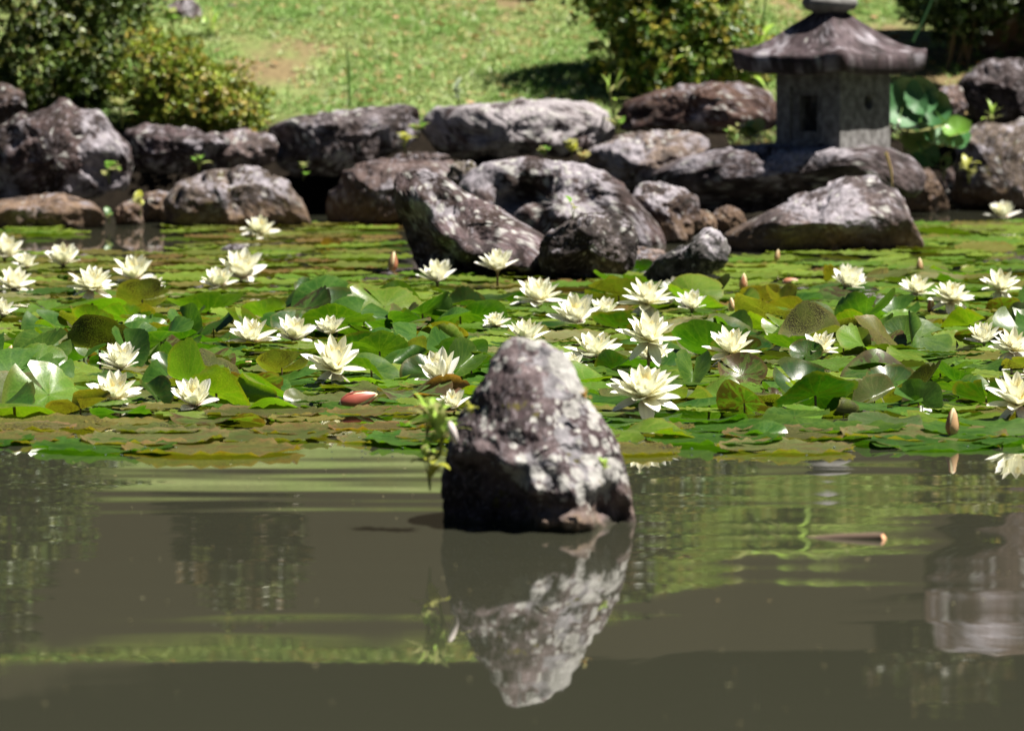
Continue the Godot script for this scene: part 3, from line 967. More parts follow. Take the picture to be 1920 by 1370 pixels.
	rock("boulder", "leaning mauve boulder with white spots rising from the pads", "boulder", [742, 350, 750, 331, 790, 320, 830, 330, 880, 358, 935, 392, 1000, 428, 1040, 455, 1066, 500, 1040, 520, 800, 520, 782, 480, 760, 430, 746, 390], 15.1, {"seed": 23, "swell": 1.0, "lich": 0.40, "spots": 0.34, "spot_f": 30.0, "rough": 0.6, "nt": 80, "na": 140, "c": Vector2(880, 440), "amp": 0.035,
		"b": Color(0.145, 0.105, 0.110), "ctrl": [[765, 338, 0.02], [800, 340, 0.02], [790, 370, 0.12], [760, 380, 0.10], [850, 380, 0.10], [830, 430, 0.24], [900, 430, 0.20], [880, 460, 0.32], [960, 450, 0.24], [940, 480, 0.38], [1010, 480, 0.36], [1000, 500, 0.40], [765, 420, 0.0], [775, 445, 0.0], [800, 475, 0.02], [830, 490, 0.06], [850, 505, 0.06], [890, 506, 0.14], [940, 514, 0.26]]})
	rock("boulder", "dark crusted front boulder with a sprout on top", "boulder", [1010, 492, 1022, 455, 1042, 432, 1084, 404, 1130, 394, 1172, 416, 1190, 450, 1182, 500, 1160, 520, 1020, 522], 14.75, {"seed": 24, "lich": 0.34, "spots": 0.22, "D": 0.16, "lip": 0.75, "bot": 0.7, "top": 0.7, "a": Color(0.028, 0.022, 0.02), "b": Color(0.10, 0.082, 0.075), "nt": 60, "na": 110, "amp": 0.06})
	rock("stone", "pale flat stone just above water right of the crusted boulder", "stone", [1130, 488, 1150, 472, 1190, 462, 1245, 470, 1262, 490, 1235, 505, 1140, 508], 15.6, {"seed": 25, "a": Color(0.17, 0.125, 0.105), "b": Color(0.30, 0.23, 0.2), "lich": 0.6, "lip": 0.3})
	rock("stone", "dark stone with white patches left of the small round stones", "stone", [1180, 400, 1188, 360, 1215, 343, 1245, 347, 1300, 366, 1306, 412, 1292, 462, 1215, 468], 17.0, {"seed": 26, "D": 0.2, "lich": 0.58, "lich_top": 1.2, "wet": true, "nt": 50, "na": 96})
	rock("stone", "small brown stone standing beside its rounder twin", "stone", [1288, 432, 1300, 402, 1322, 392, 1342, 404, 1344, 446, 1290, 448], 17.5, {"seed": 27, "a": tan_a, "b": Color(0.22, 0.15, 0.11), "lich": 0.3, "wet": true})
	rock("stone", "small rounded brown stone touching the long slanted boulder", "stone", [1334, 404, 1350, 389, 1375, 388, 1398, 406, 1390, 444, 1338, 446], 17.6, {"seed": 28, "a": tan_a, "b": Color(0.22, 0.15, 0.12), "lich": 0.4, "wet": true})
	rock("boulder", "long flat dark boulder carrying the stone lantern", "boulder", [1228, 345, 1240, 325, 1292, 300, 1345, 285, 1450, 278, 1560, 270, 1655, 278, 1702, 300, 1722, 335, 1705, 368, 1640, 360, 1560, 372, 1480, 392, 1400, 400, 1300, 396, 1252, 376], 18.2, {"seed": 29, "cuts": 4, "rough": 0.6, "D": 0.30, "B": 0.75, "lip": 0.84, "top": 0.5, "bot": 1.05, "lich": 0.62, "lich_top": 1.1, "spots": 0.3, "nt": 70, "na": 140, "a": Color(0.045, 0.033, 0.035), "b": Color(0.13, 0.10, 0.10)})
	rock("boulder", "slanted mauve boulder with a white patch in front of the lantern", "boulder", [1362, 445, 1385, 428, 1425, 408, 1500, 371, 1580, 341, 1640, 335, 1672, 356, 1700, 410, 1722, 462, 1640, 478, 1380, 480], 16.4, {"seed": 30, "D": 0.28, "lip": 0.12, "top": 0.92, "bot": 0.1, "lich": 0.60, "lich_top": 1.0, "wet": true, "nt": 64, "na": 130, "a": Color(0.065, 0.05, 0.05), "b": Color(0.16, 0.125, 0.12)})
	rock("stone", "dark striped stone with a pale rounded head among the pads", "stone", [1212, 515, 1236, 484, 1290, 460, 1318, 436, 1345, 428, 1368, 448, 1364, 482, 1330, 512, 1290, 534, 1220, 536], 14.6, {"seed": 31, "D": 0.1, "lip": 0.8, "top": 0.6, "bot": 0.9, "lich": 0.38, "lich_top": 1.3, "a": Color(0.03, 0.028, 0.028), "b": Color(0.12, 0.115, 0.11), "spots": 0.2, "nt": 50, "na": 96})
	rock("stone", "small grey stone showing above the pads on the left", "stone", [412, 488, 418, 466, 438, 457, 462, 464, 466, 488], 16.3, {"seed": 32, "b": Color(0.2, 0.19, 0.2), "lich": 0.5})
	rock("stone", "pale stone in the lawn above the mossy mound bush", "stone", [306, 40, 318, 8, 350, -4, 376, 12, 374, 46, 330, 52], 21.6, {"seed": 33, "b": Color(0.24, 0.19, 0.2), "lich": 0.6, "group": "stones set in the lawn"})
	rock("stone", "low mauve stone half sunk in the lawn", "stone", [404, 28, 430, 8, 470, 12, 496, 32, 488, 52, 420, 54], 21.9, {"seed": 34, "b": Color(0.18, 0.13, 0.14), "lich": 0.45, "group": "stones set in the lawn"})
	# soil and hidden rubble stones behind the gaps
	landmarks.append([on_level(900, 505), "the leaning mauve boulder"])
	landmarks.append([on_level(1090, 505), "the dark crusted boulder"])
	landmarks.append([on_level(1290, 520), "the striped pale-headed stone"])
	landmarks.append([on_level(1540, 465), "the slanted mauve boulder"])
	landmarks.append([on_level(1100, 470), "the hollowed grey mound"])
	landmarks.append([on_level(690, 418), "the brown flat-topped stone"])
	landmarks.append([on_level(450, 420), "the rounded mossy boulder"])
	landmarks.append([on_level(90, 432), "the low brown waterline stone"])
	landmarks.append([on_level(1850, 395), "the right edge boulder"])

# ---------------------------------------------------------------- the stone lantern
func make_lantern() -> void:
	var d := 18.05
	var base := at_dist(1572, 289, d)
	var root := thing("stone_lantern", "weathered grey stone lantern with curved square roof on the flat boulder", "lantern", base)
	landmarks.append([base, "the stone lantern"])
	var k := d / F
	var turn := Basis(Vector3.UP, deg_to_rad(48.3))       # right face looks to the right of the camera
	var s := 154.0 * k
	var hgt := 162.0 * k
	var box := CSGCombiner3D.new()
	box.name = "fire_box"
	root.add_child(box, true)
	box.transform = Transform3D(turn, Vector3(-3 * k, hgt / 2, -s * 0.7))
	var ms := lantern_material()
	var add := func(size: Vector3, p: Vector3, op: int, round := false) -> void:
		var n: CSGPrimitive3D
		if round:
			var c := CSGCylinder3D.new()
			c.radius = size.x
			c.height = size.y
			c.sides = 28
			c.rotation = Vector3(PI / 2, 0, 0)
			n = c
		else:
			var b := CSGBox3D.new()
			b.size = size
			n = b
		n.operation = op
		n.position = p
		n.material = ms
		box.add_child(n, true)
	# local +Z is the face to the right, local -X the face to the left
	add.call(Vector3(s, hgt, s), Vector3.ZERO, CSGShape3D.OPERATION_UNION)
	add.call(Vector3(s * 0.66, hgt * 0.74, s * 0.66), Vector3(0, -0.01, 0), CSGShape3D.OPERATION_SUBTRACTION)
	add.call(Vector3(s * 1.2, hgt * 0.42, s * 0.28), Vector3(0, -0.012, -0.01), CSGShape3D.OPERATION_SUBTRACTION)
	add.call(Vector3(0.03, hgt * 0.62, s * 0.50), Vector3(-s / 2, -0.012, -0.01), CSGShape3D.OPERATION_SUBTRACTION)
	add.call(Vector3(0.027, s * 1.4, 0), Vector3(0.02, 0.028, 0), CSGShape3D.OPERATION_SUBTRACTION, true)
	# roof: square in plan, concave slopes, lifted corners, thick eave
	var n := 96
	var half := 131.0 * k
	var spec := []          # ring scale, height, 1 = follows the corner lift
	for i in 15:
		var r := 0.20 + 0.80 * i / 14.0
		spec.append([r, 0.030 + 0.160 * pow(1.0 - (r - 0.2) / 0.8, 1.55), 1.0])
	spec.append([1.005, 0.008, 1.0])
	spec.append([0.985, -0.032, 0.8])
	spec.append([0.95, -0.038, 0.7])
	spec.append([0.6, -0.012, 0.2])
	spec.append([0.05, -0.012, 0.0])
	spec.push_front([0.02, 0.192, 0.0])
	var pos := PackedVector3Array()
	var cols := PackedColorArray()
	var o := {"seed": 41.0, "a": Color(0.060, 0.043, 0.047), "b": Color(0.125, 0.095, 0.105), "lich": 0.34, "spots": 0.12}
	for i in spec.size():
		for j in n + 1:
			var th := TAU * (j % n) / n
			var c := Vector2(cos(th), sin(th))
			var sq := 1.0 / maxf(absf(c.x), absf(c.y))
			sq = lerpf(1.0, sq, smoothstep(0.1, 0.45, float(spec[i][0])) if float(spec[i][0]) < 0.5 else 1.0)
			var q := c * sq * float(spec[i][0])
			var lift := 0.024 * pow(minf(absf(q.x), absf(q.y)), 2.5) * float(spec[i][2])
			var p := Vector3(q.x * half, float(spec[i][1]) + lift, q.y * half)
			p += Vector3(nz.get_noise_3dv(p * 9.0), nz.get_noise_3dv(p * 9.0 + Vector3(9, 0, 0)), nz.get_noise_3dv(p * 9.0 + Vector3(0, 9, 0))) * 0.005
			p.y += 0.001 * rg.get_noise_3dv(p * 20.0)
			pos.append(p)
			cols.append(rock_colour(p, 0.6, o, 0.4))
	var roof := obj("roof", surf(pos, outward(pos, grid_index(spec.size(), n + 1)), cols), M.carved, root)
	roof.transform = Transform3D(turn, Vector3(-10 * k, hgt + 0.012, -s * 0.7))
	# finial: a bowl with a jewel, most of it above the picture
	var ft := lathe([Vector2(0.0, 0.0), Vector2(0.055, 0.0), Vector2(0.062, 0.012), Vector2(0.090, 0.022), Vector2(0.102, 0.042), Vector2(0.098, 0.058), Vector2(0.062, 0.068), Vector2(0.055, 0.078), Vector2(0.080, 0.098), Vector2(0.084, 0.125), Vector2(0.066, 0.155), Vector2(0.028, 0.185), Vector2(0.0, 0.205)], 32, 0.03)
	var fin := obj("finial", ft, ms, root)
	fin.position = Vector3(-10 * k, hgt + 0.185, -s * 0.7)

func lantern_material() -> StandardMaterial3D:
	var m := mat("lantern_stone", lin(0.27, 0.265, 0.265), 0.9)
	m.albedo_texture = noise_tex(0.02, 5, Color(0.58, 0.57, 0.56), Color(1, 1, 1), 14)
	m.heightmap_enabled = true
	m.heightmap_texture = noise_tex(0.04, 4, Color.BLACK, Color.WHITE, 15)
	m.heightmap_scale = 0.05
	m.uv1_triplanar = true
	m.uv1_scale = Vector3.ONE * 2.0
	m.metallic_specular = 0.3
	return m

# ---------------------------------------------------------------- bushes and larger plants
func make_bushes() -> void:
	var olive := [Color(0.05, 0.095, 0.013), Color(0.08, 0.13, 0.016), Color(0.035, 0.065, 0.010), Color(0.12, 0.16, 0.02), Color(0.045, 0.085, 0.012), Color(0.09, 0.125, 0.018), Color(0.06, 0.10, 0.014), Color(0.14, 0.16, 0.022), Color(0.07, 0.115, 0.015), Color(0.10, 0.10, 0.02)]
	var lime := [Color(0.20, 0.25, 0.024), Color(0.15, 0.22, 0.022), Color(0.27, 0.28, 0.035), Color(0.12, 0.19, 0.018), Color(0.22, 0.29, 0.03), Color(0.30, 0.24, 0.05)]
	var green := [Color(0.078, 0.162, 0.017), Color(0.143, 0.203, 0.022), Color(0.046, 0.101, 0.012), Color(0.195, 0.230, 0.030), Color(0.260, 0.230, 0.036)]
	var dark := [Color(0.025, 0.05, 0.010), Color(0.04, 0.07, 0.012), Color(0.02, 0.035, 0.008)]
	var p := at_dist(55, 30, 19.95)
	bush("azalea_bush", "tall dark azalea bush with small leaves above the peaked boulder", [[p, Vector3(0.48, 0.44, 0.32)], [p + Vector3(-0.35, 0.42, 0.1), Vector3(0.55, 0.45, 0.4)], [p + Vector3(-0.65, 0.0, 0), Vector3(0.5, 0.5, 0.3)]], 21000, 0.025, olive, 3, ground_h(p.x, 20.0) - 0.12)
	p = at_dist(352, 175, 19.6)
	bush("low_shrub", "low yellowish shrub creeping over the stones beside the azalea", [[p, Vector3(0.22, 0.17, 0.3)], [p + Vector3(0.16, -0.06, 0.05), Vector3(0.16, 0.10, 0.2)], [p + Vector3(-0.14, 0.08, 0.0), Vector3(0.16, 0.16, 0.25)]], 6400, 0.019, lime, 5, ground_h(p.x, 19.6) - 0.2)
	p = at_dist(1262, 50, 20.25)
	bush("azalea_bush", "green azalea bush with dark hollow base left of the lantern", [[p, Vector3(0.32, 0.32, 0.30)], [p + Vector3(0.10, -0.12, 0.1), Vector3(0.30, 0.22, 0.3)], [p + Vector3(-0.05, 0.3, -0.1), Vector3(0.36, 0.3, 0.36)]], 11000, 0.025, green, 8, ground_h(p.x, 20.25) - 0.08)
	p = at_dist(1795, -25, 21.6)
	bush("shade_bush", "dark evergreen bush in shade behind the lantern roof", [[p, Vector3(0.24, 0.22, 0.3)], [p + Vector3(0.25, 0.1, -0.2), Vector3(0.3, 0.3, 0.3)]], 4200, 0.03, dark, 9, ground_h(p.x, 21.6))
	p = at_dist(1838, -170, 21.0)
	bush("slope_bush", "yellow green bush on the slope above the lantern", [[p, Vector3(0.26, 0.15, 0.22)]], 2600, 0.026, lime, 12, ground_h(p.x, 21.0) - 0.05)
	p = at_dist(640, -14, 22.3)
	bush("shade_bush", "dark low bush along the upper left of the lawn", [[p, Vector3(0.30, 0.11, 0.2)]], 900, 0.034, dark, 14, ground_h(p.x, 22.3) - 0.02)
	p = at_dist(1015, -14, 22.3)
	bush("shade_bush", "dark reddish low bush at the upper middle of the lawn", [[p, Vector3(0.20, 0.09, 0.2)]], 600, 0.034, [Color(0.05, 0.03, 0.015), Color(0.03, 0.04, 0.01), Color(0.09, 0.035, 0.02)], 15, ground_h(p.x, 22.3) - 0.02)
	# daylily clump between bush and lantern
	var r := RandomNumberGenerator.new()
	r.seed = 17
	var c := at_dist(1385, 150, 20.1)
	var root := thing("daylily_clump", "clump of bright yellow green strap leaves beside the lantern", "plant", c)
	for k in 42:
		var L := r.randf_range(0.16, 0.34)
		var e := obj("leaf", M.get("strap_mesh") if M.has("strap_mesh") else strap(), M.strap_leaf if r.randf() < 0.7 else M.weed_yellow, root)
		e.transform = Transform3D((Basis(Vector3.UP, r.randf() * TAU) * Basis(Vector3.BACK, r.randf_range(0.2, 1.2))).scaled_local(Vector3(L, L, L)), Vector3(r.randf_range(-0.17, 0.13), r.randf_range(-0.06, 0.10), r.randf_range(-0.15, 0.15)))
	# large leaved plant behind the lantern's right side
	c = at_dist(1700, 300, 18.9)
	root = thing("leopard_plant", "leopard plant with big blue green leaves right of the lantern", "plant", c)
	var k := 18.9 / F
	var big := [[1694, 196, 46, 44, -18, 0], [1728, 182, 34, 33, 14, 0], [1752, 204, 36, 33, 36, 0], [1744, 236, 44, 20, 12, 1], [1772, 264, 48, 26, -10, 0], [1722, 264, 34, 26, 20, 1], [1700, 240, 36, 18, -6, 1], [1738, 290, 26, 25, 40, 0], [1796, 246, 30, 16, 12, 2], [1714, 304, 24, 22, -30, 1]]
	for b in big:
		var q := at_dist(b[0], b[1], 18.9) - c
		var e := obj("leaf", M.big_leaf if M.has("big_leaf") else big_leaf(), [M.blue_leaf, M.weed_dark, M.weed_leaf][b[5]], root)
		var w: float = b[2] * k
		var tl := asin(clampf(float(b[3]) / float(b[2]), 0.1, 0.98))
		e.transform = Transform3D((Basis(Vector3.BACK, deg_to_rad(b[4])) * Basis(Vector3.RIGHT, tl) * Basis(Vector3.UP, -PI / 2)).scaled_local(Vector3(w, w, w)), q)
		obj("leaf_stalk", tube([Vector3(0, -0.06, -0.05), q * 0.5 + Vector3(0, -0.03, -0.03), q], [0.006, 0.005, 0.004], 6), M.weed_stem, root)
	# tall single stems
	var st := [[655, 200, 648, 78, 19.8, "thin dark upright grass stalk behind the grey wall stone", M.weed_dark], [1424, 80, 1438, -40, 20.6, "dark thin plant stem rising beside the daylilies", M.weed_dark], [1712, 78, 1762, -40, 20.2, "slanting grey green blade beyond the lantern roof", M.blue_leaf], [1662, 285, 1674, 350, 17.6, "single dry straw hanging over the lantern boulder", M.straw]]
	for s in st:
		var a := at_dist(s[0], s[1], s[4])
		var b := at_dist(s[2], s[3], s[4])
		var e := obj("grass_stalk", tube([Vector3.ZERO, (b - a) * 0.55 + Vector3(0.006, 0, 0), b - a], [0.006, 0.005, 0.002], 6), s[6])
		e.position = a
		tag(e, s[5], "stalk", "single stalks along the bank")

func strap() -> ArrayMesh:
	M.strap_mesh = leaf_mesh(1.0, 0.075, 0.5, 9, 3, 0.5, 0.75)
	return M.strap_mesh

func big_leaf() -> ArrayMesh:
	M.big_leaf = pad_mesh("cup", 77)
	return M.big_leaf

# ---------------------------------------------------------------- the rock in the foreground
func make_front_rock() -> void:
	var d := 8.05
	var o := {"seed": 51.0, "nt": 170, "na": 260, "c": Vector2(1000, 850), "amp": 0.016, "swell": 0.985, "rough": 0.45, "lich": 0.52, "lich_top": 0.2, "spots": 0.50, "spot_f": 46.0, "moss": 0.05, "group": "",
		"a": Color(0.055, 0.038, 0.040), "b": Color(0.165, 0.128, 0.132), "lc": Color(0.31, 0.305, 0.325), "B": 0.16,
		"ctrl": [[985, 645, 0.02], [940, 690, 0.04], [1040, 690, 0.04], [985, 720, 0.085], [890, 760, 0.05], [1080, 760, 0.07], [980, 800, 0.13], [870, 810, 0.09], [1090, 820, 0.12], [850, 838, 0.11],
			[900, 832, 0.15], [955, 850, 0.185], [1005, 895, 0.205], [1060, 905, 0.18], [1105, 895, 0.165], [1130, 860, 0.12], [1030, 850, 0.175],
			[850, 885, 0.02], [895, 880, 0.04], [935, 900, 0.05], [965, 935, 0.06], [880, 940, 0.02], [930, 965, 0.035], [840, 960, 0.0], [975, 965, 0.07],
			[1015, 935, 0.13], [1060, 936, 0.15], [1020, 958, 0.20], [1060, 956, 0.22], [1095, 962, 0.205], [1060, 1000, 0.235], [1010, 995, 0.20], [1105, 995, 0.19], [1125, 950, 0.02], [1140, 925, 0.05], [1160, 965, 0.0], [1170, 900, 0.10], [1150, 840, 0.08]],
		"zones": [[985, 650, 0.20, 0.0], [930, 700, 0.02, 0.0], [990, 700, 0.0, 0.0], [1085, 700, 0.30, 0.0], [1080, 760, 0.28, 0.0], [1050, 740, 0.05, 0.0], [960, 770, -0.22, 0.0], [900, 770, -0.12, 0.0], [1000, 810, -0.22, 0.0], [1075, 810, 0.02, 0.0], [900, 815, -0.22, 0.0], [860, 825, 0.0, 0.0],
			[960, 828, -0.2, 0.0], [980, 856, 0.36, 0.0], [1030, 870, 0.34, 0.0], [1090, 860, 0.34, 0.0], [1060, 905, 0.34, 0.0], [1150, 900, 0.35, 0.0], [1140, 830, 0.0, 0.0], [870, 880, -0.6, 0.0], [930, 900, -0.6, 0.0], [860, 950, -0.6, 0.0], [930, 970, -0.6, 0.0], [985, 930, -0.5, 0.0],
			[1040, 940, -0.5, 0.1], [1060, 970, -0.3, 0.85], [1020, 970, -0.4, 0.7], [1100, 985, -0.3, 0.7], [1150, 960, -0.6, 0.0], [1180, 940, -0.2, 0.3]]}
	var outline := [985, 632, 948, 640, 922, 668, 899, 716, 884, 750, 862, 784, 846, 815, 836, 850, 826, 900, 820, 960, 822, 1020, 1000, 1035, 1194, 1022, 1196, 980, 1188, 925, 1172, 872, 1148, 820, 1122, 774, 1102, 730, 1078, 690, 1048, 652, 1020, 635]
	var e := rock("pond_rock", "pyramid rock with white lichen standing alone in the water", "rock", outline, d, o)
	landmarks.append([on_level(1000, 1000), "the pyramid rock"])
	landmarks.append([on_level(1000, 870), "the pyramid rock's far side"])
	# moss tufts and small finds on it
	weed("fern-like tuft of pale lance leaves on the pyramid rock's shoulder", 824, 822, 7.92, 17, 70, M.strap_leaf, 61, 0.17, "sprig", 0.8)
	weed("curled green leaf tuft low on the pyramid rock's side", 804, 856, 7.92, 11, 46, M.strap_leaf, 62, 0.22, "sprig", 0.9)
	weed("yellowing sprig reaching over the water from the pyramid rock", 806, 898, 7.92, 10, 46, M.weed_yellow, 63, 0.28, "sprig", 1.0)
	weed("thin lime sprig leaning out left of the pyramid rock", 800, 800, 7.94, 8, 50, M.strap_leaf, 69, 0.16, "sprig", 0.9)
	weed("tiny lime sprout in the crack of the pyramid rock", 1132, 882, 7.86, 7, 20, M.strap_leaf, 64, 0.42, "sprig", 0.9)
	weed("brown seedling tuft on the upper edge of the pyramid rock", 1097, 748, 7.96, 7, 17, M.weed_orange, 65, 0.35, "sprig", 0.9)
	weed("ochre moss tuft near the pyramid rock's upper edge", 880, 778, 7.93, 10, 20, M.weed_yellow, 66, 0.25, "sprig", 0.9)
	var c := tube([Vector3(-0.006, 0.018, 0), Vector3(-0.003, 0.009, 0.004), Vector3(0.0, 0.0, 0.005), Vector3(0.004, -0.012, 0.004), Vector3(0.006, -0.018, 0.002)], [0.001, 0.006, 0.0075, 0.006, 0.002], 10)
	var chip := obj("pale_chip", c, mat("chip", lin(0.5, 0.45, 0.43), 0.7))
	chip.position = at_dist(848, 808, 7.92)
	tag(chip, "pale finger-shaped chip stuck on the pyramid rock's shoulder", "chip")
	# cut branch drifting
	var b := on_level(1640, 1010)
	var br := thing("floating_branch", "sawn brown branch end drifting beside the pyramid rock", "branch", b)
	obj("bark", tube([Vector3(-0.105, -0.006, -0.03), Vector3(-0.06, -0.002, -0.015), Vector3(0, 0.001, 0), Vector3(0.014, 0.001, 0.006)], [0.006, 0.008, 0.0095, 0.0095], 12), M.bark, br)
	var cutm := obj("cut_face", lathe([Vector2(0.0, 0.0), Vector2(0.0092, 0.0), Vector2(0.0096, -0.002), Vector2(0.0, -0.004)], 16), mat("cut", lin(0.55, 0.30, 0.16), 0.7), br)
	cutm.transform = Transform3D(Basis(Vector3.UP, 0.45) * Basis(Vector3.BACK, -1.0) * Basis(Vector3.RIGHT, 0.7), Vector3(0.0155, 0.001, 0.008))

# ---------------------------------------------------------------- the lily bed
var flower_boxes := []      # [px, py, w, distance]

func make_lilies() -> void:
	var proto := {}
	var seeds := {"wide": 3, "cup": 5, "droop": 7, "full": 9, "narrow": 11}
	var reach := {"wide": 1.0, "cup": 0.9, "droop": 1.0, "full": 1.0, "narrow": 0.72}
	for p in seeds:
		for i in 3: proto[p + str(i)] = make_flower(p, seeds[p] + i * 20)
	# px, py of its middle, width in pixels, pose, lean in degrees, lean direction in degrees (0 = to the camera, 90 = right), what sets it apart
	var list := [
		[487, 426, 68, "wide", 6, 0, "below the rounded mossy boulder"], [1880, 399, 62, "cup", 0, 0, "mirrored at the far right bank"],
		[8, 470, 74, "cup", 12, 60, "topmost at the left edge"], [48, 493, 50, "cup", 5, -60, "smallest of the left edge trio"], [117, 484, 74, "cup", 4, 0, "standing alone in upper left"],
		[24, 526, 80, "wide", 14, 40, "lowest of the left edge trio"], [172, 526, 92, "full", 4, -20, "first of the far left cluster"], [250, 510, 84, "cup", 10, 0, "with gold heart over round leaf"], [288, 530, 44, "wide", 0, 60, "half hidden behind the round leaf"], [2, 577, 44, "narrow", 12, 60, "cut by the left edge"],
		[452, 504, 90, "cup", 10, 20, "upper of the pair by grey stone"], [412, 525, 70, "cup", 8, -60, "lower of the pair by grey stone"],
		[820, 516, 74, "cup", 0, 0, "below the leaning boulder"], [933, 494, 74, "cup", 0, 0, "against the leaning boulder's dark foot"],
		[1010, 548, 96, "wide", 4, -40, "low and wide behind the rock"], [1212, 552, 100, "droop", 4, 30, "with drooping sepals below striped stone"], [1297, 568, 64, "cup", 5, -30, "small cup below striped stone"],
		[1585, 524, 76, "cup", 24, 85, "tipped sideways below slanted boulder"], [1720, 536, 74, "wide", 4, -20, "left of the overlapping right pair"], [1784, 549, 80, "full", 10, 30, "right of the overlapping right pair"], [1876, 529, 78, "droop", 8, 20, "above a dark leaf far right"],
		[472, 623, 96, "wide", 10, -50, "left of the middle left trio"], [550, 622, 82, "cup", 14, 40, "central in the middle left trio"], [618, 615, 66, "cup", 0, 0, "right of the middle left trio"],
		[930, 600, 56, "wide", 12, -60, "small beside a dark domed leaf"], [1078, 590, 92, "cup", 12, 0, "with yellow heart behind the rock"], [1132, 582, 66, "cup", 6, 50, "touching a yellow hearted neighbour"], [986, 628, 80, "cup", 0, 0, "just above the rock's tip"],
		[1114, 650, 108, "wide", 0, 0, "on brown stalks right of tip"], [1218, 619, 112, "droop", 6, 0, "tall on a dark stem"], [1226, 660, 84, "wide", 4, 10, "beneath the tall dark stemmed one"], [1072, 682, 54, "cup", 5, 40, "peeping past the rock's shoulder"],
		[1370, 645, 102, "droop", 5, 0, "above maroon blotched leaves"], [1537, 647, 82, "wide", 0, 0, "resting on a dark green leaf"], [1846, 631, 68, "cup", 8, -60, "paired at the right edge"], [1900, 642, 88, "droop", 6, 0, "drooping at the right edge"],
		[225, 676, 92, "cup", 0, 0, "before a speckled folded leaf"], [213, 730, 106, "wide", 14, 10, "with gold stamens over dark leaf"], [366, 743, 92, "cup", 20, -20, "leaning forward with gold stamens"], [627, 672, 118, "droop", 8, 10, "starry with hanging pink sepals"],
		[830, 692, 84, "narrow", 22, -60, "half behind a mottled leaf"], [1208, 720, 138, "full", 8, 10, "widest right of the rock"], [1908, 736, 122, "droop", 10, -30, "big and cut by right edge"], [1868, 722, 40, "wide", 0, 0, "peeking out behind the big one"], [850, 754, 64, "cup", 10, -40, "half hidden by the pyramid rock"],
	]
	var r := RandomNumberGenerator.new()
	r.seed = 303
	var first := {}
	for f in list:
		var pose: String = f[3]
		var hc := 0.016 if pose in ["wide", "cup", "narrow"] else 0.040
		if f[6].begins_with("tall"): hc = 0.10
		if f[6].begins_with("against"): hc = 0.055
		var up := 0.30 if pose != "narrow" else 0.5
		var guess := on_level(f[0], f[1], hc)
		var w: float = f[2] * (-guess.z) / F
		var s: float = w * 0.535 / reach[pose]
		var at := on_level(f[0], f[1] + f[2] * up * 0.62, hc)
		var fl: Node3D = proto[pose + str(r.randi() % 3)]
		fl = fl.duplicate()
		fl.name = numbered("water_lily")
		add_child(fl, true)
		var dir := deg_to_rad(f[5])
		var axis := Vector3(cos(dir), 0, -sin(dir))
		fl.transform = Transform3D((Basis(Vector3.RIGHT, deg_to_rad(11.0)) * Basis(axis, deg_to_rad(f[4])) * Basis(Vector3.UP, r.randf() * TAU)).scaled_local(Vector3(s, s * r.randf_range(0.94, 1.06), s)), at)
		tag(fl, ("cream white" if pose != "full" else "many-petalled white") + " water lily " + f[6], "water lily", "water lilies in bloom")
		var sl := (hc + 0.06) / s
		obj("stem", tube([Vector3(0, 0, 0), Vector3(0.03, -sl * 0.5, 0.02), Vector3(0.1, -sl, 0)], [0.055, 0.05, 0.05], 7), M.stalk, fl)
		landmarks.append([at, "the lily " + f[6]])
		flower_boxes.append([f[0], f[1], f[2], -at.z])
	for p in proto: proto[p].free()

	# buds
	var bud := make_bud()
	var buds := [[735, 510, 38, 6, "upright pink bud left of the leaning boulder"], [635, 762, 74, 72, "big red bud lying on the pads left of rock"], [1393, 545, 32, 4, "cream-tipped pink bud below the slanted boulder"], [1375, 586, 28, -8, "small pale pink bud below its cream-tipped neighbour"], [1725, 510, 26, 0, "round pink bud above the overlapping lily pair"],
		[1745, 586, 28, 4, "slim cream bud below the overlapping lily pair"], [1785, 818, 52, 3, "large cream bud near the front edge at right"], [1467, 530, 30, 80, "flat-lying pink bud below the slanted boulder"], [12, 672, 26, 20, "small yellow bud at the left edge"], [1456, 490, 22, 10, "tiny brown bud far back near the slanted boulder"], [446, 690, 28, 64, "half-hidden pink bud under the maroon mottled leaf"]]
	for b in buds:
		var e: Node3D = bud.duplicate()
		e.name = numbered("lily_bud")
		add_child(e, true)
		var at := on_level(b[0], b[1], 0.008)
		var s: float = b[2] * -at.z / F
		e.transform = Transform3D((Basis(Vector3.BACK, -deg_to_rad(b[3])) * Basis(Vector3.UP, r.randf() * TAU)).scaled_local(Vector3(s, s, s)), at)
		if b[4].begins_with("big red"):
			for part in e.get_children():
				if part.name.begins_with("sepal"): part.material_override = M.red_sepal
		tag(e, b[4], "flower bud", "water lily buds")
		landmarks.append([at, "the " + b[4].substr(0, b[4].find(" bud") + 4)])
	bud.free()
	make_pads(r)

var pads := []

func pad_at(pos: Vector3, rad: float, tilt: float, dir: float, kind: String, look: String, r: RandomNumberGenerator, label := "") -> void:
	pads.append({"p": pos, "r": rad, "t": tilt, "d": dir, "k": kind, "l": look, "yaw": r.randf() * TAU, "v": r.randi() % 3, "m": r.randi() % 3, "label": label})

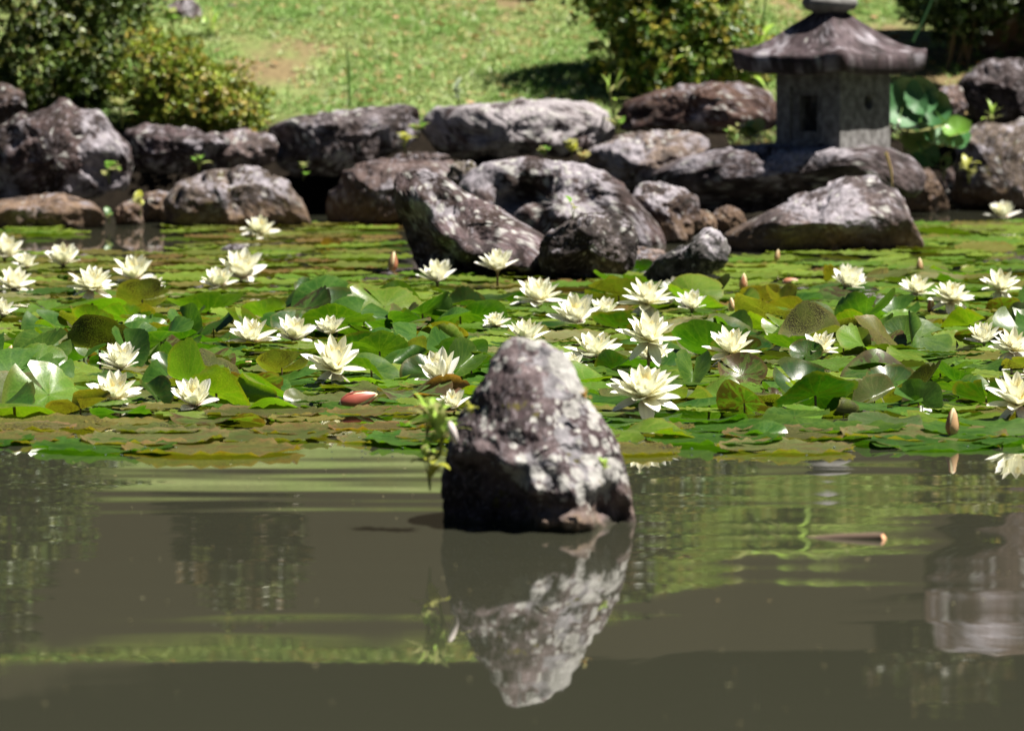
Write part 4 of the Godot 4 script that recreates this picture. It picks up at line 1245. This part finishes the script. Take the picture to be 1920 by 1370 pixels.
func make_pads(r: RandomNumberGenerator) -> void:
	var protos := {}
	var s := 200
	for k in ["flat", "wavy", "cup", "saddle", "fold", "dome", "roll"]:
		protos[k] = []
		for i in 3:
			protos[k].append(pad_mesh(k, s))
			s += 7
	# leaves that stand out: px, py, width, height in pixels, kind, look, T = shows its top to the camera, B = its back, label
	var hero := [
		[172, 568, 165, 62, "dome", "bright", "B", "round translucent green leaf under the far left lily cluster"], [266, 562, 100, 76, "cup", "speckled", "B", "upright rounded olive leaf hiding part of a lily"], [352, 612, 96, 78, "fold", "green", "T", "glossy folded leaf with a white sheen on the left"],
		[396, 684, 96, 70, "saddle", "mottled", "T", "maroon mottled glossy leaf above the leaning lily"], [186, 656, 160, 84, "fold", "speckled", "B", "speckled folded leaf rising behind a cup-shaped lily"], [82, 708, 130, 74, "dome", "speckled", "B", "large ochre speckled leaf bent over at left"],
		[150, 765, 130, 64, "roll", "speckled", "B", "curled leaf edge over deep shade at the left front"], [225, 772, 118, 34, "wavy", "green", "B", "wavy green leaf under the gold stamened lily"], [292, 742, 90, 60, "fold", "deep", "T", "dark green folded leaf between two front lilies"], [478, 724, 140, 44, "wavy", "green", "T", "broad wavy green leaf right of the leaning lily"],
		[568, 748, 74, 44, "saddle", "pale", "T", "pale shiny leaf beside the big red bud"], [528, 690, 96, 62, "cup", "speckled", "B", "spotted leaf under the starry lily's left petals"], [682, 602, 110, 46, "dome", "green", "B", "bright green domed leaf right of the middle trio"], [690, 662, 116, 66, "cup", "deep", "B", "deep green spotted leaf right of the starry lily"],
		[764, 672, 52, 76, "roll", "speckled", "B", "tube-curled speckled leaf left of the rock tip"], [698, 716, 140, 34, "wavy", "bright", "B", "long bright green wavy leaf below the starry lily"], [778, 738, 150, 56, "saddle", "mottled", "T", "maroon streaked leaf left of the rock"], [835, 742, 120, 26, "roll", "reddish", "B", "pinkish rolled leaf touching the rock"],
		[820, 642, 90, 34, "dome", "pale", "T", "silvery shining leaf behind the rock's left"], [872, 572, 74, 50, "fold", "deep", "T", "dark folded leaf behind the low wide lily"], [1008, 606, 160, 46, "dome", "deep", "B", "dark domed leaf behind the rock's tip"], [1160, 612, 110, 46, "cup", "deep", "B", "dark leaf between two yellow hearted lilies"], [1150, 690, 80, 50, "fold", "deep", "B", "dark folded leaf beside the rock's right shoulder"],
		[1300, 700, 110, 70, "fold", "green", "T", "folded green leaf left of the maroon blotched leaf"], [1392, 702, 90, 74, "cup", "mottled", "T", "maroon blotched leaf under the drooping lily"], [1505, 726, 120, 88, "cup", "deep", "T", "big dark bowl-shaped leaf on the right"], [1512, 664, 66, 50, "cup", "deep", "T", "small round dark leaf under the resting lily"], [1630, 690, 118, 54, "dome", "green", "B", "bright green spotted leaf right of the dark bowl leaf"],
		[1700, 712, 66, 72, "saddle", "pale", "T", "pale grey green upright leaf on the right"], [1640, 744, 100, 76, "fold", "pale", "T", "pale triangular leaf with a sharp upper tip"], [1682, 588, 90, 44, "cup", "green", "T", "shining leaf below the overlapping lily pair"], [1836, 690, 100, 48, "saddle", "green", "T", "shiny leaf left of the big edge lily"], [1850, 748, 130, 66, "cup", "deep", "B", "dark green leaf under the big edge lily"],
		[1582, 776, 84, 34, "roll", "speckled", "B", "tan speckled rolled leaf on the right"], [1400, 742, 130, 54, "dome", "speckled", "B", "speckled arched leaf left of the dark bowl leaf"], [1660, 792, 150, 44, "wavy", "pale", "T", "long pale olive leaf near the right front"], [1668, 824, 160, 36, "dome", "deep", "B", "dark green arched leaf at the right front edge"], [1880, 822, 130, 36, "dome", "green", "B", "green arched leaf at the right front corner"],
		[1434, 812, 100, 28, "saddle", "green", "T", "glossy low leaf at the right front"], [1330, 790, 150, 42, "wavy", "green", "B", "broad green leaf right of the pyramid rock"], [1490, 782, 130, 44, "wavy", "green", "T", "rippled green leaf below the dark bowl leaf"], [1770, 598, 170, 38, "dome", "speckled", "B", "long olive leaf across the right middle"], [1450, 748, 50, 56, "saddle", "mottled", "T", "grey pointed leaf between bowl leaf and arched leaf"],
		[1240, 800, 130, 20, "flat", "speckled", "T", "flat yellow speckled pad right of the rock"], [1730, 760, 80, 40, "fold", "mottled", "T", "shiny brown tipped folded leaf at right"], [430, 660, 80, 30, "wavy", "green", "T", "small rippled leaf left of the middle trio"], [50, 660, 110, 34, "wavy", "olive", "B", "olive leaf at the left below the edge lily"], [1290, 640, 60, 50, "fold", "speckled", "T", "leaf with white shining fold by the dark stemmed lily"],
		[1880, 572, 70, 50, "dome", "mottled", "B", "dark shaded leaf under the far right lily"], [1200, 505, 60, 34, "cup", "deep", "B", "dark upright leaf at the striped stone's foot"], [1610, 460, 60, 28, "roll", "reddish", "B", "brown curled leaf below the slanted boulder"], [1500, 588, 110, 40, "dome", "green", "T", "smooth green domed leaf in the right middle"], [620, 458, 36, 26, "cup", "reddish", "B", "orange cupped leaf far back on the left"], [1140, 500, 46, 20, "roll", "reddish", "T", "orange curled leaf beside the crusted boulder"],
		[1430, 560, 90, 44, "cup", "speckled", "B", "yellow spotted leaf right of the pale pink bud"], [940, 690, 70, 40, "wavy", "green", "T", "green leaf just left of the rock's tip"], [60, 800, 160, 16, "flat", "bronze", "T", "flat bronze pad at the left front corner"], [330, 690, 110, 50, "fold", "green", "B", "folded green leaf right of the cup-shaped lily"],
		[100, 610, 120, 46, "saddle", "green", "T", "shining twisted leaf below the far left cluster"], [30, 640, 100, 40, "dome", "deep", "B", "dark leaf at the left edge below the cut lily"], [1560, 610, 110, 36, "wavy", "green", "T", "wavy green leaf above the resting lily"], [1230, 760, 90, 26, "dome", "deep", "B", "dark green leaf below the widest lily"], [760, 600, 90, 44, "fold", "olive", "T", "olive folded leaf left of the dark domed leaf"],
	]
	for h in hero:
		var hc := 0.03
		var q := on_level(h[0], h[1], hc)
		var m := -q.z / F
		var rad: float = h[2] * 0.5 * m
		var tilt := asin(clampf(h[3] / float(h[2]), 0.1, 0.95))
		if h[4] == "flat": tilt = 0.02
		if h[4] in ["fold", "cup", "roll"]: tilt *= 0.8
		if h[4] in ["wavy", "saddle"]: tilt *= 0.65
		hc = maxf(0.008, rad * sin(tilt) * 0.85 - 0.004)
		q = on_level(h[0], h[1], hc)
		var dir := 0.0 if h[6] == "T" else PI
		pad_at(q, rad, tilt, dir + r.randf_range(-0.35, 0.35), h[4], h[5], r, h[7])
	var blocked := [[880, 440, 160, 70], [1100, 460, 110, 60], [1290, 480, 90, 60], [1540, 410, 180, 66], [1060, 400, 190, 76]]
	# flat pads along the open front edge
	for row in 3:
		for i in 9:
			var px := -40.0 + 250.0 * i + r.randf_range(-70, 70) + row * 66.0
			var py: float = [838, 822, 806][row] + r.randf_range(-7, 7)
			if row == 0 and (px < 60 or (px > 690 and px < 1130)): py -= 14
			var q := on_level(px, py, 0.004)
			pad_at(q + Vector3(0, 0.0015 * row + r.randf_range(0, 0.002), 0), r.randf_range(0.10, 0.165), r.randf_range(0.0, 0.035), r.randf() * TAU, "flat", ["olive", "bronze", "olive", "green", "olive", "speckled", "olive", "green", "bright", "olive"][r.randi() % 10], r)
	# the rest by dart throwing, front to back
	var tries := 0
	var placed := []
	for p in pads: placed.append(p)
	while tries < 9000:
		tries += 1
		var d := lerpf(9.55, 18.2, pow(r.randf(), 0.9))
		var x := r.randf_range(-1.06, 1.06) * d * 960.0 / F
		var zone := smoothstep(9.7, 10.3, d) * (1.0 - smoothstep(12.6, 14.6, d))
		var rad := r.randf_range(0.05, 0.098) if zone > 0.5 else r.randf_range(0.07, 0.14)
		var py := (CAM_H * F / d) - 23.0
		var px := 960.0 + x * F / d
		var bad := false
		for b in blocked:
			if absf(px - b[0]) < b[2] and py > b[1] - b[3] and py < b[1] + b[3]: bad = true
		if px > 1690 and d > 18.9: bad = true
		if d > 15.5 and nz.get_noise_2d(x * 0.9, d * 0.6) < (-0.02 if px < 330.0 else -0.3): bad = true      # open water in places
		if bad: continue
		for p in placed:
			var dx: float = p.p.x - x
			var dz: float = p.p.z + d
			if dx * dx + dz * dz < pow((p.r + rad) * (0.60 if zone > 0.5 else 0.71), 2.0):
				bad = true
				break
		if bad: continue
		var raised := r.randf() < 0.90 * zone + 0.06 + 0.2 * smoothstep(0.2, 1.4, x) * (1.0 - zone)
		var kind: String
		var look: String
		var tilt := r.randf_range(0.0, 0.045)
		var hc := 0.003 + r.randf_range(0.0, 0.012)
		var dir := r.randf() * TAU
		if raised:
			kind = ["wavy", "cup", "saddle", "fold", "dome", "roll", "wavy", "dome", "saddle"][r.randi() % 9]
			tilt = r.randf_range(0.16, 0.76)
			if zone < 0.4:
				tilt *= 0.3
				if d > 13.0 and kind in ["dome", "fold", "roll"]: kind = "wavy"
				if d > 13.0: rad = minf(rad, 0.1)
			dir = [0.0, PI, 0.0, PI, PI / 2, -PI / 2][r.randi() % 6] + r.randf_range(-0.6, 0.6)
			look = ["green", "deep", "bright", "bright", "mottled", "green", "speckled", "green", "pale", "green"][r.randi() % 10]
			if cos(dir) < -0.3 and r.randf() < 0.45: look = "speckled" if r.randf() < 0.6 else "bright"
			for fb in flower_boxes:       # keep the blossoms in sight
				if absf(px - fb[0]) < (rad * F / d + fb[2] * 0.5) * 0.85 and d < fb[3] + 0.1 and d > fb[3] - 1.7:
					var toppy: float = py - 2.0 * rad * sin(tilt) * F / d
					if toppy - 0.15 * rad * F / d < fb[1] + fb[2] * 0.30:
						tilt = minf(tilt, 0.07)
						if kind in ["dome", "cup", "fold", "roll"]: kind = "wavy"
			hc = maxf(hc, rad * sin(tilt) * 0.85 - 0.006)
		else:
			kind = "flat" if r.randf() < 0.75 else "wavy"
			var gr := smoothstep(-0.9, 0.9, x) * 0.6 + 0.3
			look = (["green", "bright", "bright"][r.randi() % 3]) if r.randf() < gr else (["olive", "bronze", "olive", "speckled", "bronze", "reddish"][r.randi() % 6])
		pad_at(Vector3(x, hc, -d), rad, tilt, dir, kind, look, r)
		placed.append(pads[-1])
	# the largest in the picture are objects of their own, the small far rest is one object
	var order := range(pads.size())
	order.sort_custom(func(a, b): return size_key(pads[a]) > size_key(pads[b]))
	var taken := {}
	var stalk := tube([Vector3.ZERO, Vector3(0.02, -0.5, 0), Vector3(0.05, -1, 0)], [0.03, 0.03, 0.03], 6)
	var rest_x := []
	var rest_c := PackedColorArray()
	var tone := {"green": "glossy green", "deep": "dark green", "bright": "light green", "olive": "dull olive", "bronze": "bronze brown", "speckled": "speckled olive", "mottled": "maroon mottled", "reddish": "reddish brown", "pale": "pale grey-green"}
	var word := {"flat": "flat", "wavy": "wavy", "cup": "cupped", "saddle": "twisted", "fold": "folded", "dome": "arched", "roll": "curled"}
	var tint := {"green": Color(0.10, 0.20, 0.025), "deep": Color(0.05, 0.12, 0.02), "bright": Color(0.17, 0.26, 0.04), "olive": Color(0.14, 0.18, 0.04), "bronze": Color(0.16, 0.15, 0.045), "speckled": Color(0.16, 0.165, 0.04), "mottled": Color(0.12, 0.15, 0.05), "reddish": Color(0.17, 0.12, 0.045), "pale": Color(0.21, 0.22, 0.11)}
	var count := 0
	for i in order:
		var p: Dictionary = pads[i]
		var axis := Vector3(cos(p.d), 0, -sin(p.d))
		var b := (Basis(axis, p.t) * Basis(Vector3.UP, p.yaw)).scaled_local(Vector3(p.r, p.r, p.r))
		if count >= 300 and p.label == "":
			rest_x.append(Transform3D(b, p.p))
			rest_c.append(tint[p.l] * r.randf_range(0.8, 1.15))
			continue
		count += 1
		var e := obj("lily_pad", protos[p.k][p.m], M.pads[p.l][p.v])
		e.transform = Transform3D(b, p.p)
		var label: String = p.label
		if label == "":
			label = pad_label(p, tone[p.l] + " " + word[p.k] + " lily pad", taken)
		taken[label] = true
		tag(e, label, "lily pad", "water lily pads")
		if p.t > 0.1:
			var sk := obj("stalk", stalk, M.stalk, e)
			sk.transform = Transform3D(Basis(b.inverse() * Basis.from_scale(Vector3(p.r, p.p.y + 0.04, p.r) * 1.0)), Vector3.ZERO)
	if rest_x.size():
		tag(scatter("far_lily_pads", protos["flat"][1], M.pad_any, rest_x, rest_c), "small far lily pads covering the back of the pond", "lily pads", "", "stuff")

func size_key(p: Dictionary) -> float:
	return p.r * p.r * (sin(p.t) + 0.09) / (p.p.z * p.p.z)

func pad_label(p: Dictionary, start: String, taken: Dictionary) -> String:
	var near := []
	for l in landmarks:
		var v: Vector3 = l[0] - p.p
		near.append([Vector2(v.x, v.z).length(), v, l[1]])
	near.sort_custom(func(a, b): return a[0] < b[0])
	var label := ""
	for k in 12:
		var v: Vector3 = near[k][1]
		var rel := ""
		if absf(v.z) > absf(v.x) * 1.2:
			rel = "in front of" if v.z < 0.0 else "behind"
		else:
			rel = "left of" if v.x > 0.0 else "right of"
		label = start + " " + rel + " " + near[k][2]
		var words := label.split(" ")
		if words.size() > 16: label = " ".join(words.slice(0, 16))
		if not taken.has(label): return label
	return label

# ---------------------------------------------------------------- weeds and droplets
func make_small_things() -> void:
	weed("leafy green weed on the right side of the peaked boulder", 205, 330, 18.2, 9, 30, M.weed_leaf, 71, 0.36)
	weed("pale leafed weed hanging between azalea and long dark stone", 228, 222, 18.9, 7, 34, M.weed_leaf, 72, 0.3)
	weed("tiny weed in the dark gap above the rounded mossy boulder", 372, 312, 18.6, 5, 26, M.weed_leaf, 73, 0.4)
	weed("yellow green weed between two waterline stones", 262, 395, 18.0, 6, 26, M.weed_yellow, 74, 0.34)
	weed("weed sprouting at the water's edge under the peaked boulder", 204, 412, 17.9, 5, 18, M.weed_dark, 75, 0.4)
	weed("round leafed weed at the corner of the grey wall stone", 784, 248, 18.9, 7, 24, M.weed_leaf, 76, 0.5)
	weed("small weed below the grey wall stone", 568, 328, 18.8, 4, 20, M.weed_leaf, 77, 0.45)
	weed("mossy yellow weed in the joint beside the white stone", 760, 280, 18.8, 8, 26, M.weed_yellow, 78, 0.3)
	weed("bright two-leafed weed under the end of the white stone", 1158, 252, 18.8, 5, 34, M.weed_leaf, 79, 0.4)
	weed("small dark weed in the gap below the white stone", 1022, 290, 18.7, 5, 20, M.weed_leaf, 80, 0.5)
	weed("yellow weed with lobed leaves above the grey mound", 1072, 290, 18.3, 8, 26, M.weed_yellow, 81, 0.45)
	weed("orange withered weed above the grey mound", 1096, 308, 18.2, 6, 24, M.weed_orange, 82, 0.4)
	weed("grass tuft with long blades on top of the white stone", 1150, 196, 19.2, 7, 52, M.strap_leaf, 83, 0.06, "grass_tuft", 0.8)
	weed("round bright sprout on top of the dark crusted boulder", 1075, 400, 14.7, 3, 24, M.weed_leaf, 84, 0.5)
	weed("broad leafed weed left of the lantern's foot", 1412, 262, 18.4, 9, 38, M.weed_leaf, 85, 0.42)
	weed("low weed patch between tan stone and lantern", 1375, 270, 18.5, 8, 26, M.weed_leaf, 86, 0.36)
	weed("weed with thin leaves hanging below the leopard plant", 1770, 322, 18.9, 9, 34, M.weed_dark, 87, 0.22)
	weed("dry olive weed hanging on the right edge boulder", 1818, 330, 19.1, 9, 30, M.weed_yellow, 88, 0.22)
	weed("grass tuft at the foot of the round dark boulder", 1860, 232, 19.6, 8, 34, M.strap_leaf, 89, 0.1, "grass_tuft", 0.8)
	weed("pale green weed among the lawn stones at upper left", 392, 66, 21.2, 10, 46, M.strap_leaf, 90, 0.1, "grass_tuft", 0.8)
	weed("dark leafed weed beside the pale lawn stone", 322, 44, 20.9, 9, 30, M.weed_leaf, 91, 0.35)
	weed("pale frosted weed at the lawn edge above the white stone", 860, 186, 19.6, 12, 26, mat("frost", lin(0.30, 0.36, 0.24), 0.6), 92, 0.2)
	weed("pale seed-headed grass tuft left of the azalea's hollow base", 1108, 140, 20.8, 14, 28, M.frost, 93, 0.12, "grass_tuft", 0.9)
	# bits of leaf and pollen afloat
	var rs := RandomNumberGenerator.new()
	rs.seed = 505
	var bit := leaf_mesh(1.0, 0.4, 0.1, 4, 3, 0.8)
	var bx := []
	var bc := PackedColorArray()
	for i in 150:
		var q := on_level(rs.randf_range(-80, 2000), 860.0 + 500.0 * pow(rs.randf(), 1.8), 0.0022)
		var s := rs.randf_range(0.0025, 0.007)
		bx.append(Transform3D(Basis(Vector3.UP, rs.randf() * TAU).scaled_local(Vector3(s, s, s)), q))
		bc.append(Color(0.20, 0.15, 0.07).lerp(Color(0.30, 0.30, 0.18), rs.randf()))
	tag(scatter("floating_debris", bit, M.grass, bx, bc), "tiny bits of leaf and pollen floating on the open water", "debris", "", "stuff")
	# water droplets on the front pads
	var r := RandomNumberGenerator.new()
	r.seed = 404
	var sp := SphereMesh.new()
	sp.radius = 1.0
	sp.height = 1.3
	sp.radial_segments = 12
	sp.rings = 6
	var xf := []
	var cols := PackedColorArray()
	for i in 120:
		var q := on_level(r.randf_range(0, 1920), r.randf_range(800, 856), 0.006)
		var s := r.randf_range(0.0012, 0.0030)
		xf.append(Transform3D(Basis.from_scale(Vector3(s, s, s)), q))
		cols.append(Color.WHITE)
	var dm := mat("droplet", Color(0.9, 0.95, 1.0, 0.05), 0.02)
	dm.refraction_enabled = true
	dm.refraction_scale = 0.033
	tag(scatter("water_droplets", sp, dm, xf, cols), "glinting water droplets along the front pads", "droplets", "", "stuff")
